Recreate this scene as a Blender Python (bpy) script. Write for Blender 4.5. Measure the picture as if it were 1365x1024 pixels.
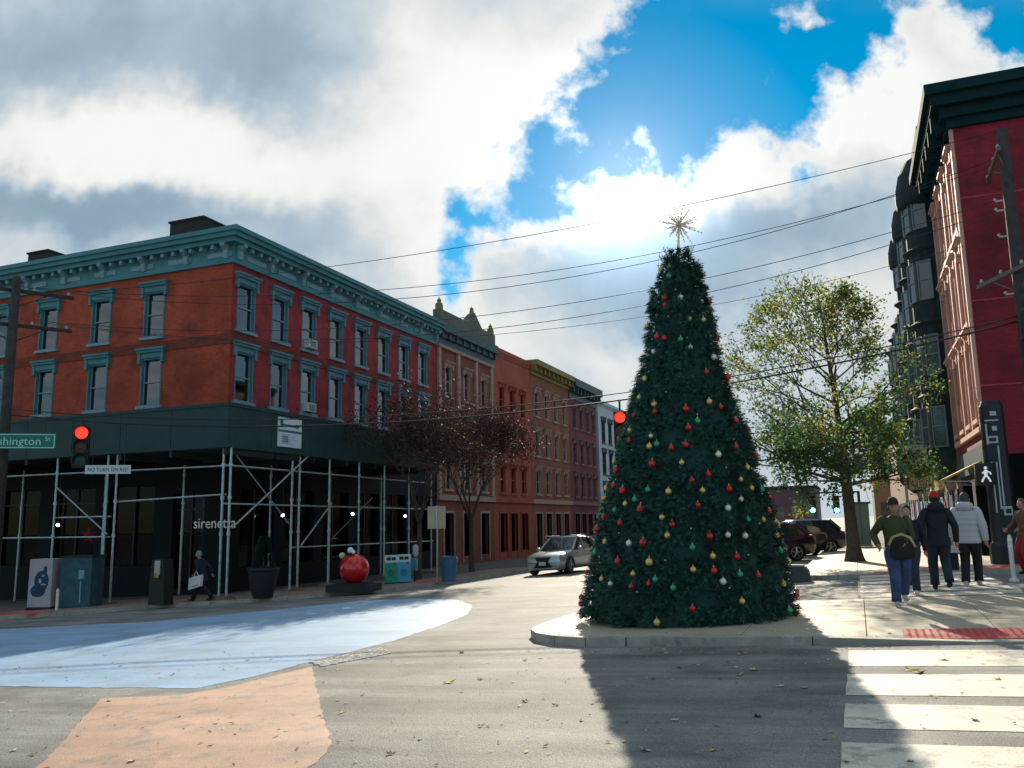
import bpy, bmesh, math, random
from math import radians, sin, cos, pi, sqrt, atan2, exp
from mathutils import Vector, Matrix, noise
random.seed(7)
S = bpy.context.scene
COL = S.collection
for o in list(bpy.data.objects): bpy.data.objects.remove(o)

# ------------------------------------------------------------------ camera
FPX, YAW, PIT, ROL, CAMH = 1128.7, radians(21.77), radians(9.227), radians(-1.0105), 1.6
fw = Vector((-sin(YAW)*cos(PIT), cos(YAW)*cos(PIT), sin(PIT)))
r0 = Vector((cos(YAW), sin(YAW), 0)); u0 = r0.cross(fw)
RT = cos(ROL)*r0 + sin(ROL)*u0; UP = -sin(ROL)*r0 + cos(ROL)*u0
cam = bpy.data.cameras.new('Camera'); camo = bpy.data.objects.new('Camera', cam); COL.objects.link(camo)
mw = Matrix((RT, UP, -fw)).transposed().to_4x4(); mw.translation = Vector((0, 0, CAMH))
camo.matrix_world = mw
cam.sensor_fit = 'HORIZONTAL'; cam.sensor_width = 36; cam.lens = 36*FPX/1365; cam.clip_end = 3000
S.camera = camo

def ray(x, y):                      # photo pixel -> direction
    return RT*((x-682.5)/FPX) + UP*(-(y-512)/FPX) + fw
GB, GC = .045, -.004                # the square slopes gently down to the west
def gz(x, y): return GB*max(-60, min(12, x)) + GC*max(-40, min(140, y))
def ground(x, y, h=0):              # pixel on the ground (or h above it)
    d = ray(x, y); t = (h-CAMH)/(d.z-GB*d.x-GC*d.y); return Vector((d.x*t, d.y*t, CAMH+d.z*t))
def atY(x, y, Y): d = ray(x, y); return d*(Y/d.y)+Vector((0, 0, CAMH))
def atX(x, y, X): d = ray(x, y); return d*(X/d.x)+Vector((0, 0, CAMH))

# ------------------------------------------------------------------ light
SUN_AZ, SUN_EL = radians(-13.5), radians(22.3)      # azimuth from +Y towards +X
sdir = Vector((sin(SUN_AZ)*cos(SUN_EL), cos(SUN_AZ)*cos(SUN_EL), sin(SUN_EL)))
sun = bpy.data.lights.new('Sun', 'SUN'); sun.energy = 5.0; sun.angle = radians(.55); sun.color = (1, .89, .70)
suno = bpy.data.objects.new('Sun', sun); COL.objects.link(suno)
suno.rotation_euler = sdir.to_track_quat('Z', 'Y').to_euler(); suno.location = (0, 0, 60)
S.view_settings.view_transform = 'Standard'; S.view_settings.look = 'None'; S.view_settings.gamma = 1
S.view_settings.exposure = 0.62
S.view_settings.use_curve_mapping = False
S.render.engine = 'CYCLES'
S.cycles.max_bounces = 6; S.cycles.diffuse_bounces = 3; S.cycles.glossy_bounces = 3
S.cycles.transparent_max_bounces = 12; S.cycles.transmission_bounces = 4

W = bpy.data.worlds.new('World'); S.world = W; W.use_nodes = True
def build_world():
    nt = W.node_tree; nt.nodes.clear(); L = nt.links
    def new(t, **k):
        n = nt.nodes.new(t)
        for a, b in k.items(): setattr(n, a, b)
        return n
    def put(sock, v):
        if hasattr(v, 'is_output'): L.new(v, sock)
        else: sock.default_value = v
    def M(op, a, b=0., c=0., clamp=False):
        n = new('ShaderNodeMath', operation=op, use_clamp=clamp)
        put(n.inputs[0], a); put(n.inputs[1], b)
        if len(n.inputs) > 2: put(n.inputs[2], c)
        return n.outputs[0]
    def V(op, a, b=(0, 0, 0)):
        n = new('ShaderNodeVectorMath', operation=op); put(n.inputs[0], a); put(n.inputs[1], b)
        return n.outputs['Value'] if op in ('DOT_PRODUCT', 'LENGTH', 'DISTANCE') else n.outputs[0]
    def scale(a, s):
        n = new('ShaderNodeVectorMath', operation='SCALE'); put(n.inputs[0], a); put(n.inputs['Scale'], s); return n.outputs[0]
    def SS(x, a, b):
        n = new('ShaderNodeMapRange', interpolation_type='SMOOTHSTEP'); put(n.inputs[0], x)
        n.inputs[1].default_value = a; n.inputs[2].default_value = b; return n.outputs[0]
    def mixc(f, a, b):
        n = new('ShaderNodeMix', data_type='RGBA'); put(n.inputs[0], f); put(n.inputs[6], a); put(n.inputs[7], b); return n.outputs[2]
    def mixf(f, a, b): return M('ADD', M('MULTIPLY', a, M('SUBTRACT', 1., f)), M('MULTIPLY', b, f))
    def comb(x, y, z=0.):
        n = new('ShaderNodeCombineXYZ'); put(n.inputs[0], x); put(n.inputs[1], y); put(n.inputs[2], z); return n.outputs[0]
    def noise_(vec, s, det=6., rough=.55, col=False, dim='2D'):
        n = new('ShaderNodeTexNoise', noise_dimensions=dim); put(n.inputs['Vector'], vec); n.inputs['Scale'].default_value = s
        n.inputs['Detail'].default_value = det; n.inputs['Roughness'].default_value = rough
        return n.outputs['Color' if col else 'Fac']
    d = new('ShaderNodeTexCoord').outputs['Generated']
    sky = new('ShaderNodeTexSky', sky_type='NISHITA', sun_disc=False)
    sky.sun_elevation = SUN_EL; sky.sun_rotation = SUN_AZ; sky.air_density = 1.0; sky.dust_density = .15; sky.ozone_density = 3.0; sky.altitude = 0
    hs = new('ShaderNodeHueSaturation'); put(hs.inputs['Color'], sky.outputs[0]); hs.inputs['Hue'].default_value = .478; hs.inputs['Saturation'].default_value = 1.85; hs.inputs['Value'].default_value = .84
    # sky directions unrolled on a plane that faces the view bearing (a fixed place in the sky)
    F0 = Vector((-sin(YAW), cos(YAW), 0))
    f = V('DOT_PRODUCT', d, tuple(F0)); fr = M('MAXIMUM', f, .08)
    sp = new('ShaderNodeSeparateXYZ'); put(sp.inputs[0], d); dz = sp.outputs[2]
    u = M('DIVIDE', V('DOT_PRODUCT', d, tuple(r0)), fr); v = M('DIVIDE', dz, fr)
    def uv(px, py):
        q = ray(px, py); k = q.dot(F0); return (q.dot(r0)/k, q.z/k)
    p0 = comb(u, v)
    warp = V('SUBTRACT', noise_(p0, 4.5, 4., .62, True), (.5, .5, .5))
    warp2 = V('SUBTRACT', noise_(p0, 17., 3., .6, True), (.5, .5, .5))
    p = V('ADD', V('ADD', p0, scale(warp, .13)), scale(warp2, .05))
    p = V('MULTIPLY', p, (1, 1, 0))
    # the blue gap between the clouds: chain of rounds (px, py, radius px)
    gap = [(598, 372, 14), (612, 335, 22), (640, 300, 30), (690, 268, 34), (735, 222, 44), (790, 165, 62), (850, 110, 78), (905, 165, 60), (960, 110, 78),
           (880, 30, 70), (990, 30, 84), (1080, 60, 74), (1050, 130, 50), (1150, 20, 50), (1345, 40, 42), (1330, -20, 60), (1020, -60, 110), (850, -60, 60), (1180, -70, 90), (1085, 232, 10), (1300, -110, 110)]
    dist = None
    for (x, y, r) in gap:
        a = uv(x, y); e = M('SUBTRACT', V('DISTANCE', p, (a[0], a[1], 0)), r/1060)
        dist = e if dist is None else M('SMOOTH_MIN', dist, e, .02)
    # small clouds inside the gap
    puff = None
    for (x, y, r) in [(1048, 22, 16), (1058, 38, 10), (748, 255, 15), (770, 262, 13), (975, 172, 12), (990, 180, 10), (648, 322, 16), (670, 330, 20), (812, 196, 3)]:
        a = uv(x, y); e = M('SUBTRACT', r/1060, V('DISTANCE', p, (a[0], a[1], 0)))
        puff = e if puff is None else M('MAXIMUM', puff, e)
    dist = M('MAXIMUM', dist, puff)
    n_edge = M('SUBTRACT', noise_(p0, 26., 4., .62), .5)
    field = M('ADD', dist, M('MULTIPLY', n_edge, .055))
    front = SS(field, -.014, .022)
    big = noise_(V('MULTIPLY', d, (1, 1, 1.6)), 2.3, 5., .6, dim='3D')
    back = SS(big, .42, .56)
    wf = SS(f, .30, .62)
    high = M('SUBTRACT', 1., SS(v, .62, .95))
    wf = M('MULTIPLY', wf, high)
    mask = mixf(wf, back, front)
    # how bright the cloud is: thin lit edges, grey bellies, glow towards the sun behind it
    nb = noise_(V('ADD', p0, scale(warp, .12)), 5.5, 4., .5)
    lum = M('ADD', .80, M('MULTIPLY', M('SUBTRACT', nb, .5), .55))
    def blob(px, py, rx, ry, amt):
        a = uv(px, py)
        q = V('MULTIPLY', V('SUBTRACT', p, (a[0], a[1], 0)), (1060/rx, 1060/ry, 0))
        l = V('LENGTH', q); return M('MULTIPLY', M('EXPONENT', M('MULTIPLY', M('MULTIPLY', l, l), -1.)), amt)
    bl = None
    for b in [(150, 190, 260, 55, .42), (350, 230, 170, 55, .35), (330, 70, 240, 75, -.25), (90, 60, 160, 70, -.10), (60, 275, 210, 40, -.48), (250, 285, 150, 35, -.22), (640, 110, 130, 130, .45),
              (520, 250, 60, 130, .22), (430, 330, 70, 60, -.2), (760, 350, 130, 60, -.14), (930, 330, 140, 80, -.42), (1110, 290, 110, 55, -.3), (1180, 140, 110, 60, .45), (960, 235, 110, 35, .3), (860, 250, 110, 40, .6),
              (800, 450, 170, 45, .25), (700, 300, 60, 40, .2), (1010, 420, 120, 50, .10), (900, 420, 140, 40, -.25)]:
        e = blob(*b); bl = e if bl is None else M('ADD', bl, e)
    lum = M('ADD', lum, M('MULTIPLY', bl, wf))
    edge = M('EXPONENT', M('MULTIPLY', M('MAXIMUM', field, 0.), -22.))
    lum = M('ADD', lum, M('MULTIPLY', M('MULTIPLY', edge, .38), wf))
    cs = V('DOT_PRODUCT', d, tuple(sdir))
    ang = M('ARCCOSINE', M('MINIMUM', cs, .99999))
    lum = M('SMOOTH_MAX', lum, .50, .30); lum = M('SMOOTH_MIN', lum, 1.15, .2)
    glow = M('ADD', M('MULTIPLY', M('EXPONENT', M('MULTIPLY', M('MULTIPLY', ang, ang), -170.)), 2.2), M('MULTIPLY', M('EXPONENT', M('MULTIPLY', ang, -8.)), .25))
    tone = SS(lum, .45, 1.05)
    ccol = mixc(tone, (.62, .89, 1.14, 1), (.97, .985, .96, 1))
    csc = M('MULTIPLY', M('ADD', lum, glow), CLOUD)
    cl = scale(ccol, csc)
    # aureole round the sun over the clear sky
    skyc = V('ADD', hs.outputs[0], scale((1.0, .95, .85), M('MULTIPLY', M('EXPONENT', M('MULTIPLY', M('MULTIPLY', ang, ang), -300.)), 1.6)))
    tot = mixc(mask, skyc, cl)
    bg = new('ShaderNodeBackground'); put(bg.inputs[0], tot); bg.inputs[1].default_value = .085
    out = new('ShaderNodeOutputWorld'); L.new(bg.outputs[0], out.inputs[0])
CLOUD = 6.4
build_world()
W.cycles.sampling_method = 'MANUAL'; W.cycles.sample_map_resolution = 256

# ------------------------------------------------------------------ materials
MATS = {}
def mat(name, col, rough=.7, metal=0., spec=.4, var=.18, vs=2.5, bump=0., bs=40., emit=0., emcol=None, transl=0., brick=None, wear=None, coat=0., speck=0., streak=0.):
    if name in MATS: return MATS[name]
    m = bpy.data.materials.new(name); m.use_nodes = True; nt = m.node_tree; L = nt.links
    b = nt.nodes['Principled BSDF']; b.inputs['Roughness'].default_value = rough; b.inputs['Metallic'].default_value = metal
    b.inputs['Specular IOR Level'].default_value = spec; b.inputs['Coat Weight'].default_value = coat
    tc = nt.nodes.new('ShaderNodeTexCoord')
    c = (*col, 1)
    def nz(scale, det=5., rough=.6, vec=None):
        n = nt.nodes.new('ShaderNodeTexNoise'); n.inputs['Scale'].default_value = scale; n.inputs['Detail'].default_value = det; n.inputs['Roughness'].default_value = rough
        L.new(vec if vec is not None else tc.outputs['Object'], n.inputs['Vector']); return n.outputs['Fac']
    def mix(f, a, bb):
        n = nt.nodes.new('ShaderNodeMix'); n.data_type = 'RGBA'
        for s, v in ((n.inputs[0], f), (n.inputs[6], a), (n.inputs[7], bb)):
            if hasattr(v, 'is_output'): L.new(v, s)
            else: s.default_value = v
        return n.outputs[2]
    def ramp(f, a, bb):
        n = nt.nodes.new('ShaderNodeMapRange'); L.new(f, n.inputs[0]); n.inputs[1].default_value = a; n.inputs[2].default_value = bb; return n.outputs[0]
    out = c; height = None
    if brick:
        sx = nt.nodes.new('ShaderNodeSeparateXYZ'); L.new(tc.outputs['Object'], sx.inputs[0])
        ad = nt.nodes.new('ShaderNodeMath'); L.new(sx.outputs[0], ad.inputs[0]); L.new(sx.outputs[1], ad.inputs[1])
        cb = nt.nodes.new('ShaderNodeCombineXYZ'); L.new(ad.outputs[0], cb.inputs[0]); L.new(sx.outputs[2], cb.inputs[1])
        bt = nt.nodes.new('ShaderNodeTexBrick'); L.new(cb.outputs[0], bt.inputs['Vector'])
        bt.inputs['Scale'].default_value = 1; bt.inputs['Brick Width'].default_value = .22; bt.inputs['Row Height'].default_value = .075; bt.inputs['Mortar Size'].default_value = .007
        bt.inputs['Color1'].default_value = (*[x*.85 for x in col], 1); bt.inputs['Color2'].default_value = (*[min(1, x*1.15) for x in col], 1); bt.inputs['Mortar'].default_value = (*brick, 1)
        out = bt.outputs['Color']; height = bt.outputs['Fac']
    if var:
        lo = ramp(nz(vs), .3, .7)
        out = mix(lo, mixm(nt, L, out, 1-var), mixm(nt, L, out, 1+var))
    if wear:                                        # (colour, scale, lo, hi): shows through in patches
        wm = ramp(nz(wear[1], 8., .7), wear[2], wear[3])
        out = mix(wm, out, (*wear[0], 1))
    if streak:
        mp = nt.nodes.new('ShaderNodeMapping'); L.new(tc.outputs['Object'], mp.inputs[0]); mp.inputs['Scale'].default_value = (.22, 1.5, 1.); mp.inputs['Rotation'].default_value = (0, 0, .12)
        st_ = ramp(nz(1.1, 6., .62, mp.outputs[0]), .34, .66)
        out = mix(st_, mixm(nt, L, out, 1-streak), mixm(nt, L, out, 1+streak))
    if speck:
        sm = ramp(nz(95., 2., .6), .35, .65)
        out = mix(sm, mixm(nt, L, out, 1-speck), mixm(nt, L, out, 1+speck))
    if hasattr(out, 'is_output'): L.new(out, b.inputs['Base Color'])
    else: b.inputs['Base Color'].default_value = out
    if bump or height is not None:
        bp = nt.nodes.new('ShaderNodeBump'); bp.inputs['Strength'].default_value = bump or .25; bp.inputs['Distance'].default_value = .02
        if height is not None:
            iv = nt.nodes.new('ShaderNodeMath'); iv.operation = 'SUBTRACT'; iv.inputs[0].default_value = 1; L.new(height, iv.inputs[1]); L.new(iv.outputs[0], bp.inputs['Height'])
        else: L.new(nz(bs, 4.), bp.inputs['Height'])
        L.new(bp.outputs[0], b.inputs['Normal'])
    if emit:
        b.inputs['Emission Color'].default_value = (*(emcol or col), 1); b.inputs['Emission Strength'].default_value = emit
    if transl:
        tr = nt.nodes.new('ShaderNodeBsdfTranslucent'); mx = nt.nodes.new('ShaderNodeMixShader'); mx.inputs[0].default_value = transl
        if hasattr(out, 'is_output'): L.new(out, tr.inputs[0])
        else: tr.inputs[0].default_value = out
        L.new(b.outputs[0], mx.inputs[1]); L.new(tr.outputs[0], mx.inputs[2]); L.new(mx.outputs[0], nt.nodes['Material Output'].inputs[0])
    MATS[name] = m; return m
def mixm(nt, L, a, k):
    n = nt.nodes.new('ShaderNodeVectorMath'); n.operation = 'SCALE'
    if hasattr(a, 'is_output'): L.new(a, n.inputs[0])
    else: n.inputs[0].default_value = a[:3]
    n.inputs['Scale'].default_value = k; return n.outputs[0]
def glass(name, tint=(.5, .6, .62), refl=.12, rough=.03, body=(.01, .015, .02)):
    if name in MATS: return MATS[name]
    m = bpy.data.materials.new(name); m.use_nodes = True; nt = m.node_tree; L = nt.links; nt.nodes.clear()
    t = nt.nodes.new('ShaderNodeBsdfTransparent'); t.inputs[0].default_value = (*tint, 1)
    g = nt.nodes.new('ShaderNodeBsdfGlossy'); g.inputs[0].default_value = (.9, .95, 1, 1) if refl > 0 else (.22, .27, .32, 1); g.inputs['Roughness'].default_value = rough
    lw = nt.nodes.new('ShaderNodeFresnel'); lw.inputs[0].default_value = 1.5
    ma = nt.nodes.new('ShaderNodeMath'); ma.operation = 'ADD'; ma.use_clamp = True; L.new(lw.outputs[0], ma.inputs[0]); ma.inputs[1].default_value = refl
    mx = nt.nodes.new('ShaderNodeMixShader'); L.new(ma.outputs[0], mx.inputs[0]); L.new(t.outputs[0], mx.inputs[1]); L.new(g.outputs[0], mx.inputs[2])
    o = nt.nodes.new('ShaderNodeOutputMaterial'); L.new(mx.outputs[0], o.inputs[0]); MATS[name] = m; return m

# ------------------------------------------------------------------ mesh building
OFF = {}                                            # world position of each empty
class MB:
    def __init__(s): s.v = []; s.f = []; s.m = []; s.k = 0
    def add(s, vs, fs):
        n = len(s.v); s.v += [tuple(a) for a in vs]; s.f += [tuple(n+i for i in f) for f in fs]; s.m += [s.k]*len(fs); return s
    def box(s, x0, x1, y0, y1, z0, z1):
        return s.add([(x, y, z) for z in (z0, z1) for y in (y0, y1) for x in (x0, x1)],
                     [(0, 2, 3, 1), (4, 5, 7, 6), (0, 1, 5, 4), (2, 6, 7, 3), (0, 4, 6, 2), (1, 3, 7, 5)])
    def cbox(s, c, sz, rz=0., rx=0., ry=0.):
        h = [a/2 for a in sz]; R = Matrix.Rotation(rz, 3, 'Z') @ Matrix.Rotation(ry, 3, 'Y') @ Matrix.Rotation(rx, 3, 'X'); c = Vector(c)
        return s.add([c + R @ Vector((x*h[0], y*h[1], z*h[2])) for z in (-1, 1) for y in (-1, 1) for x in (-1, 1)],
                     [(0, 2, 3, 1), (4, 5, 7, 6), (0, 1, 5, 4), (2, 6, 7, 3), (0, 4, 6, 2), (1, 3, 7, 5)])
    def prism(s, pts, fn):                          # pts 2-D, fn(p, 0/1) -> 3-D
        n = len(pts)
        return s.add([fn(p, 0) for p in pts]+[fn(p, 1) for p in pts], [tuple(range(n))[::-1], tuple(range(n, 2*n))]+[(i, (i+1) % n, n+(i+1) % n, n+i) for i in range(n)])
    def tube(s, path, rad, n=8, cap=True, squash=None):
        P = [Vector(p) for p in path]; R = rad if hasattr(rad, '__len__') else [rad]*len(P)
        vs = []; fs = []; ref = None
        for i, q in enumerate(P):
            t = (P[min(i+1, len(P)-1)]-P[max(i-1, 0)])
            t = t.normalized() if t.length > 1e-9 else Vector((0, 0, 1))
            if ref is None: ref = Vector((1, 0, 0)) if abs(t.x) < .8 else Vector((0, 1, 0))
            a = (ref-t*ref.dot(t)).normalized(); b = t.cross(a); ref = a
            for k in range(n):
                an = 2*pi*k/n; vs.append(q+(a*cos(an)+b*sin(an))*R[i])
        for i in range(len(P)-1):
            for k in range(n): fs.append((i*n+k, i*n+(k+1) % n, (i+1)*n+(k+1) % n, (i+1)*n+k))
        if cap: fs += [tuple(range(n))[::-1], tuple((len(P)-1)*n+k for k in range(n))]
        return s.add(vs, fs)
    def rings(s, rr, n=14, cap=True):               # rr: (cx, cy, z, rx, ry)
        vs = []; fs = []
        for (cx, cy, z, rx, ry) in rr: vs += [(cx+rx*cos(2*pi*k/n), cy+ry*sin(2*pi*k/n), z) for k in range(n)]
        for i in range(len(rr)-1):
            for k in range(n): fs.append((i*n+k, i*n+(k+1) % n, (i+1)*n+(k+1) % n, (i+1)*n+k))
        if cap: fs += [tuple(range(n))[::-1], tuple((len(rr)-1)*n+k for k in range(n))]
        return s.add(vs, fs)
    def ball(s, c, r, n=10, m=7, sc=(1, 1, 1)):
        rr = []
        for i in range(1, m):
            a = pi*i/m; rr.append((c[0], c[1], c[2]-r*sc[2]*cos(a), r*sin(a)*sc[0], r*sin(a)*sc[1]))
        k0 = len(s.v); s.rings(rr, n, False)
        s.add([(c[0], c[1], c[2]-r*sc[2]), (c[0], c[1], c[2]+r*sc[2])], [])
        b, t = len(s.v)-2, len(s.v)-1; l = k0+(m-2)*n
        for k in range(n): s.f += [(b, k0+(k+1) % n, k0+k), (t, l+k, l+(k+1) % n)]; s.m += [s.k]*2
        return s
    def build(s, name, mt, parent=None, smooth=False, loc=None):
        o3 = OFF.get(parent.name, Vector((0, 0, 0))) if parent else Vector(loc or (0, 0, 0))
        me = bpy.data.meshes.new(name); me.from_pydata([tuple(Vector(v)-o3) for v in s.v], [], s.f)
        for m_ in (mt if isinstance(mt, (list, tuple)) else [mt]): me.materials.append(m_)
        if isinstance(mt, (list, tuple)): me.polygons.foreach_set('material_index', s.m)
        if smooth: me.polygons.foreach_set('use_smooth', [True]*len(me.polygons))
        me.validate(); me.update()
        ob = bpy.data.objects.new(name, me); COL.objects.link(ob)
        if parent: ob.parent = parent; OFF[ob.name] = o3
        else: ob.location = o3; OFF[ob.name] = o3
        return ob
def tag(o, label=None, cat=None, group=None, kind=None):
    if label: o['label'] = label
    if cat: o['category'] = cat
    if group: o['group'] = group
    if kind: o['kind'] = kind
    return o
def thing(name, label, cat, loc=(0, 0, 0), group=None, kind=None):
    o = bpy.data.objects.new(name, None); COL.objects.link(o); o.location = loc; o.empty_display_size = .3; OFF[o.name] = Vector(loc)
    return tag(o, label, cat, group, kind)
def copy_tree(o, parent=None):
    c = o.copy(); COL.objects.link(c); c.parent = parent
    for ch in [x for x in KIDS.get(o.name, [])]: copy_tree(ch, c)
    return c
KIDS = {}
def kid(p, c): KIDS.setdefault(p.name, []).append(c); return c
def text(body, size, fn, name, mt, parent, extr=.004, align='CENTER', sx=1.):
    cu = bpy.data.curves.new(name, 'FONT'); cu.body = body; cu.size = size; cu.align_x = align; cu.extrude = extr; cu.resolution_u = 2
    to = bpy.data.objects.new(name, cu); COL.objects.link(to)
    dg = bpy.context.evaluated_depsgraph_get(); me = bpy.data.meshes.new_from_object(to.evaluated_get(dg))
    bpy.data.objects.remove(to)
    o3 = OFF.get(parent.name, Vector((0, 0, 0)))
    for v in me.vertices: v.co = Vector(fn(v.co.x*sx, v.co.y, v.co.z))-o3
    me.materials.clear(); me.materials.append(mt); me.update()
    ob = bpy.data.objects.new(name, me); COL.objects.link(ob); ob.parent = parent; OFF[ob.name] = o3; return ob
def clip(poly, x0, x1, y0, y1):
    for ax, lim, sgn in ((0, x0, 1), (0, x1, -1), (1, y0, 1), (1, y1, -1)):
        out = []
        for i in range(len(poly)):
            a, b = poly[i], poly[(i+1) % len(poly)]; da, db = (a[ax]-lim)*sgn, (b[ax]-lim)*sgn
            if da >= 0: out.append(a)
            if (da >= 0) != (db >= 0):
                t = da/(da-db); out.append((a[0]+(b[0]-a[0])*t, a[1]+(b[1]-a[1])*t))
        poly = out
        if len(poly) < 3: return []
    return poly
def area(p): return abs(sum(p[i][0]*p[(i+1) % len(p)][1]-p[(i+1) % len(p)][0]*p[i][1] for i in range(len(p))))/2

# ------------------------------------------------------------------ base colours
asphalt = mat('asphalt', (.215, .212, .198), .8, spec=.3, var=.28, vs=.55, bump=.6, bs=55, wear=((.13, .127, .12), .8, .48, .70), speck=.45, streak=.32)
concrete = mat('concrete', (.43, .375, .28), .7, var=.16, vs=1.1, bump=.25, bs=45, wear=((.25, .23, .19), 3.5, .58, .75))
concrete2 = mat('sidewalk_brown', (.30, .21, .165), .75, var=.2, vs=1.1, bump=.25, bs=45)
joint = mat('joint', (.12, .11, .10), .9)
kerbm = mat('kerb_granite', (.36, .34, .30), .7, var=.25, vs=2.5, bump=.3, bs=60, wear=((.14, .135, .12), 2.2, .55, .72))
redpad = mat('red_tactile', (.58, .09, .08), .7, var=.2, vs=4, wear=((.40, .20, .17), 3., .5, .75))
white_p = mat('white_paint', (.66, .61, .50), .7, var=.14, vs=2, bump=.3, bs=60, wear=((.30, .28, .24), 3.2, .52, .66), speck=.2)
blue_p = mat('blue_paint', (.26, .40, .58), .65, var=.14, vs=.7, bump=.3, bs=60, wear=((.27, .29, .30), 1.6, .52, .72), speck=.2, streak=.12)
pink_p = mat('pink_paint', (.47, .30, .22), .7, var=.16, vs=.9, bump=.3, bs=60, wear=((.27, .22, .19), 2.6, .50, .66), speck=.22, streak=.12)
dark_metal = mat('dark_metal', (.02, .024, .026), .5, metal=.2, var=.2)
steel = mat('galvanised', (.40, .44, .45), .42, metal=.75, var=.2, vs=6)
black = mat('black', (.012, .013, .014), .55, var=.2)
whitem = mat('white_plastic', (.72, .72, .70), .5, var=.06)

# ------------------------------------------------------------------ ground
def build_ground():
    xs = [-900, -400, -200, -120, -80, -60]+[x for x in range(-50, 13, 3)]+[12, 20, 40, 80, 200, 500, 900]
    ys = [-300, -100, -40, -20]+[y for y in range(-10, 60, 4)]+[60, 80, 100, 140, 200, 400, 900, 1800]
    xs = sorted(set(xs)); ys = sorted(set(ys)); b = MB()
    vs = [(x, y, gz(x, y)) for y in ys for x in xs]; n = len(xs)
    b.add(vs, [(j*n+i, j*n+i+1, (j+1)*n+i+1, (j+1)*n+i) for j in range(len(ys)-1) for i in range(n-1)])
    return tag(b.build('road', asphalt), kind='structure')
road = build_ground()
def ramp_drop(x, y_):                # dropped kerb where the crosswalk meets the island
    if not 12. < y_ < 17.6: return 0.
    a = max(0., min(1., (x+1.1)/1.4)); return -.105*a*a*(3-2*a)*max(0., min(1., (14.3-y_)/1.9))
def sheet(name, pts, mt, h, parent=None, kind=None, thick=0.):
    b = MB()
    if area(pts) < 1e-4: return None
    if thick: b.prism(pts, lambda p, k: (p[0], p[1], gz(p[0], p[1])+h+(ramp_drop(*p) if parent is not None and h > .1 else -.1*(name == 'pavement_island'))-(thick if k == 0 else 0)))
    else: b.add([(p[0], p[1], gz(*p)+h) for p in pts], [tuple(range(len(pts)))])
    o = b.build(name, mt, parent)
    if kind: tag(o, kind=kind)
    return o
def ccw(p): return p if sum(p[i][0]*p[(i+1) % len(p)][1]-p[(i+1) % len(p)][0]*p[i][1] for i in range(len(p))) > 0 else p[::-1]
def wobble(pts, a=.02, step=.4, seed=1):
    rnd = random.Random(seed); out = []
    for i in range(len(pts)):
        p, q = Vector(pts[i]), Vector(pts[(i+1) % len(pts)]); n = max(1, int((q-p).length/step))
        for k in range(n):
            r = p.lerp(q, k/n); out.append((r.x+rnd.uniform(-a, a), r.y+rnd.uniform(-a, a)))
    return out
blue = [ground(*q).xy for q in ((0, 915), (130, 917), (262, 918), (330, 904), (420, 881), (520, 856), (590, 833), (622, 820), (630, 808), (610, 800), (560, 798), (480, 801), (380, 812), (200, 829), (0, 839))]
blue += [Vector((-34, 19)), Vector((-34, 8.8))]
sheet('blue_road_paint', wobble(ccw([tuple(q) for q in blue]), .03, .16, 3), blue_p, .004, kind='structure')
pink = [ground(*q).xy for q in ((135, 931), (240, 927), (300, 917), (415, 889), (428, 940), (440, 988), (437, 1004), (412, 1024), (330, 1075), (-40, 1075), (55, 1020))]
sheet('pink_road_paint', wobble(ccw([tuple(q) for q in pink]), .016, .12, 4), pink_p, .004, kind='structure')
y = 11.66
for i, (a, b_) in enumerate(((11.66, 10.45), (9.93, 8.77), (8.36, 7.42), (6.95, 5.95), (5.5, 4.5), (4.0, 3.0), (2.5, 1.5))):
    sheet('crosswalk_stripe', wobble(ccw([(-.22, b_), (9, b_), (9, a), (-.22, a)]), .012, .35, 10+i), white_p, .004, parent=road)
cob = mat('cobble', (.34, .33, .30), .8, var=.4, vs=9)
def cobbles():
    b = MB(); rnd = random.Random(5)
    quad = [ground(*q).xy for q in ((412, 884), (505, 864), (520, 872), (430, 889))]
    for i in range(26):
        for j in range(6):
            s_, t_ = (i+.5)/26, (j+.5)/6
            p = quad[0].lerp(quad[1], s_).lerp(quad[3].lerp(quad[2], s_), t_); w = .05
            b.ball((p.x+rnd.uniform(-.02, .02), p.y+rnd.uniform(-.03, .03), gz(p.x, p.y)), .06, 6, 4, (1, 1.2, .35))
    return tag(b.build('cobble_patch', cob, road), kind='stuff')
cobbles()

# ------------------------------------------------------------------ pavements
def pavement(name, poly, mt, slab, region, kerb, slab_h=.13, skip=None, red=()):
    base = sheet(name, ccw(poly), joint, slab_h-.02, kind='structure', thick=.45)
    x0, x1, y0, y1 = region; n = 0
    xx = x0
    inner = ccw(poly)
    while xx < x1:
        yy = y0
        while yy < y1:
            c = clip(inner, xx+.006, xx+slab-.006, yy+.006, yy+slab-.006)
            if c and area(c) > .02 and not (skip and skip(xx+slab/2, yy+slab/2)):
                sheet('slab', c, mt, slab_h+random.uniform(-.002, .003), parent=base, thick=.16 if name == 'pavement_island' else .04)
            yy += slab
        xx += slab
    # kerb stones
    P = [Vector(q) for q in kerb]
    for a, b_ in zip(P, P[1:]):
        d = b_-a; L_ = d.length; k = max(1, round(L_/1.8)); t = d.normalized(); nn = Vector((-t.y, t.x))
        for i in range(k):
            s_, e_ = a+d*(i/k)+t*.006, a+d*((i+1)/k)-t*.006
            sheet('kerb_stone', ccw([tuple(s_+nn*.03), tuple(e_+nn*.03), tuple(e_-nn*.15), tuple(s_-nn*.15)]), kerbm, slab_h+.004, parent=base, thick=.3)
    return base
def arc(cx, cy, r, a0, a1, n=6): return [(cx+r*cos(radians(a0+(a1-a0)*i/n)), cy+r*sin(radians(a0+(a1-a0)*i/n))) for i in range(n+1)]
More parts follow.
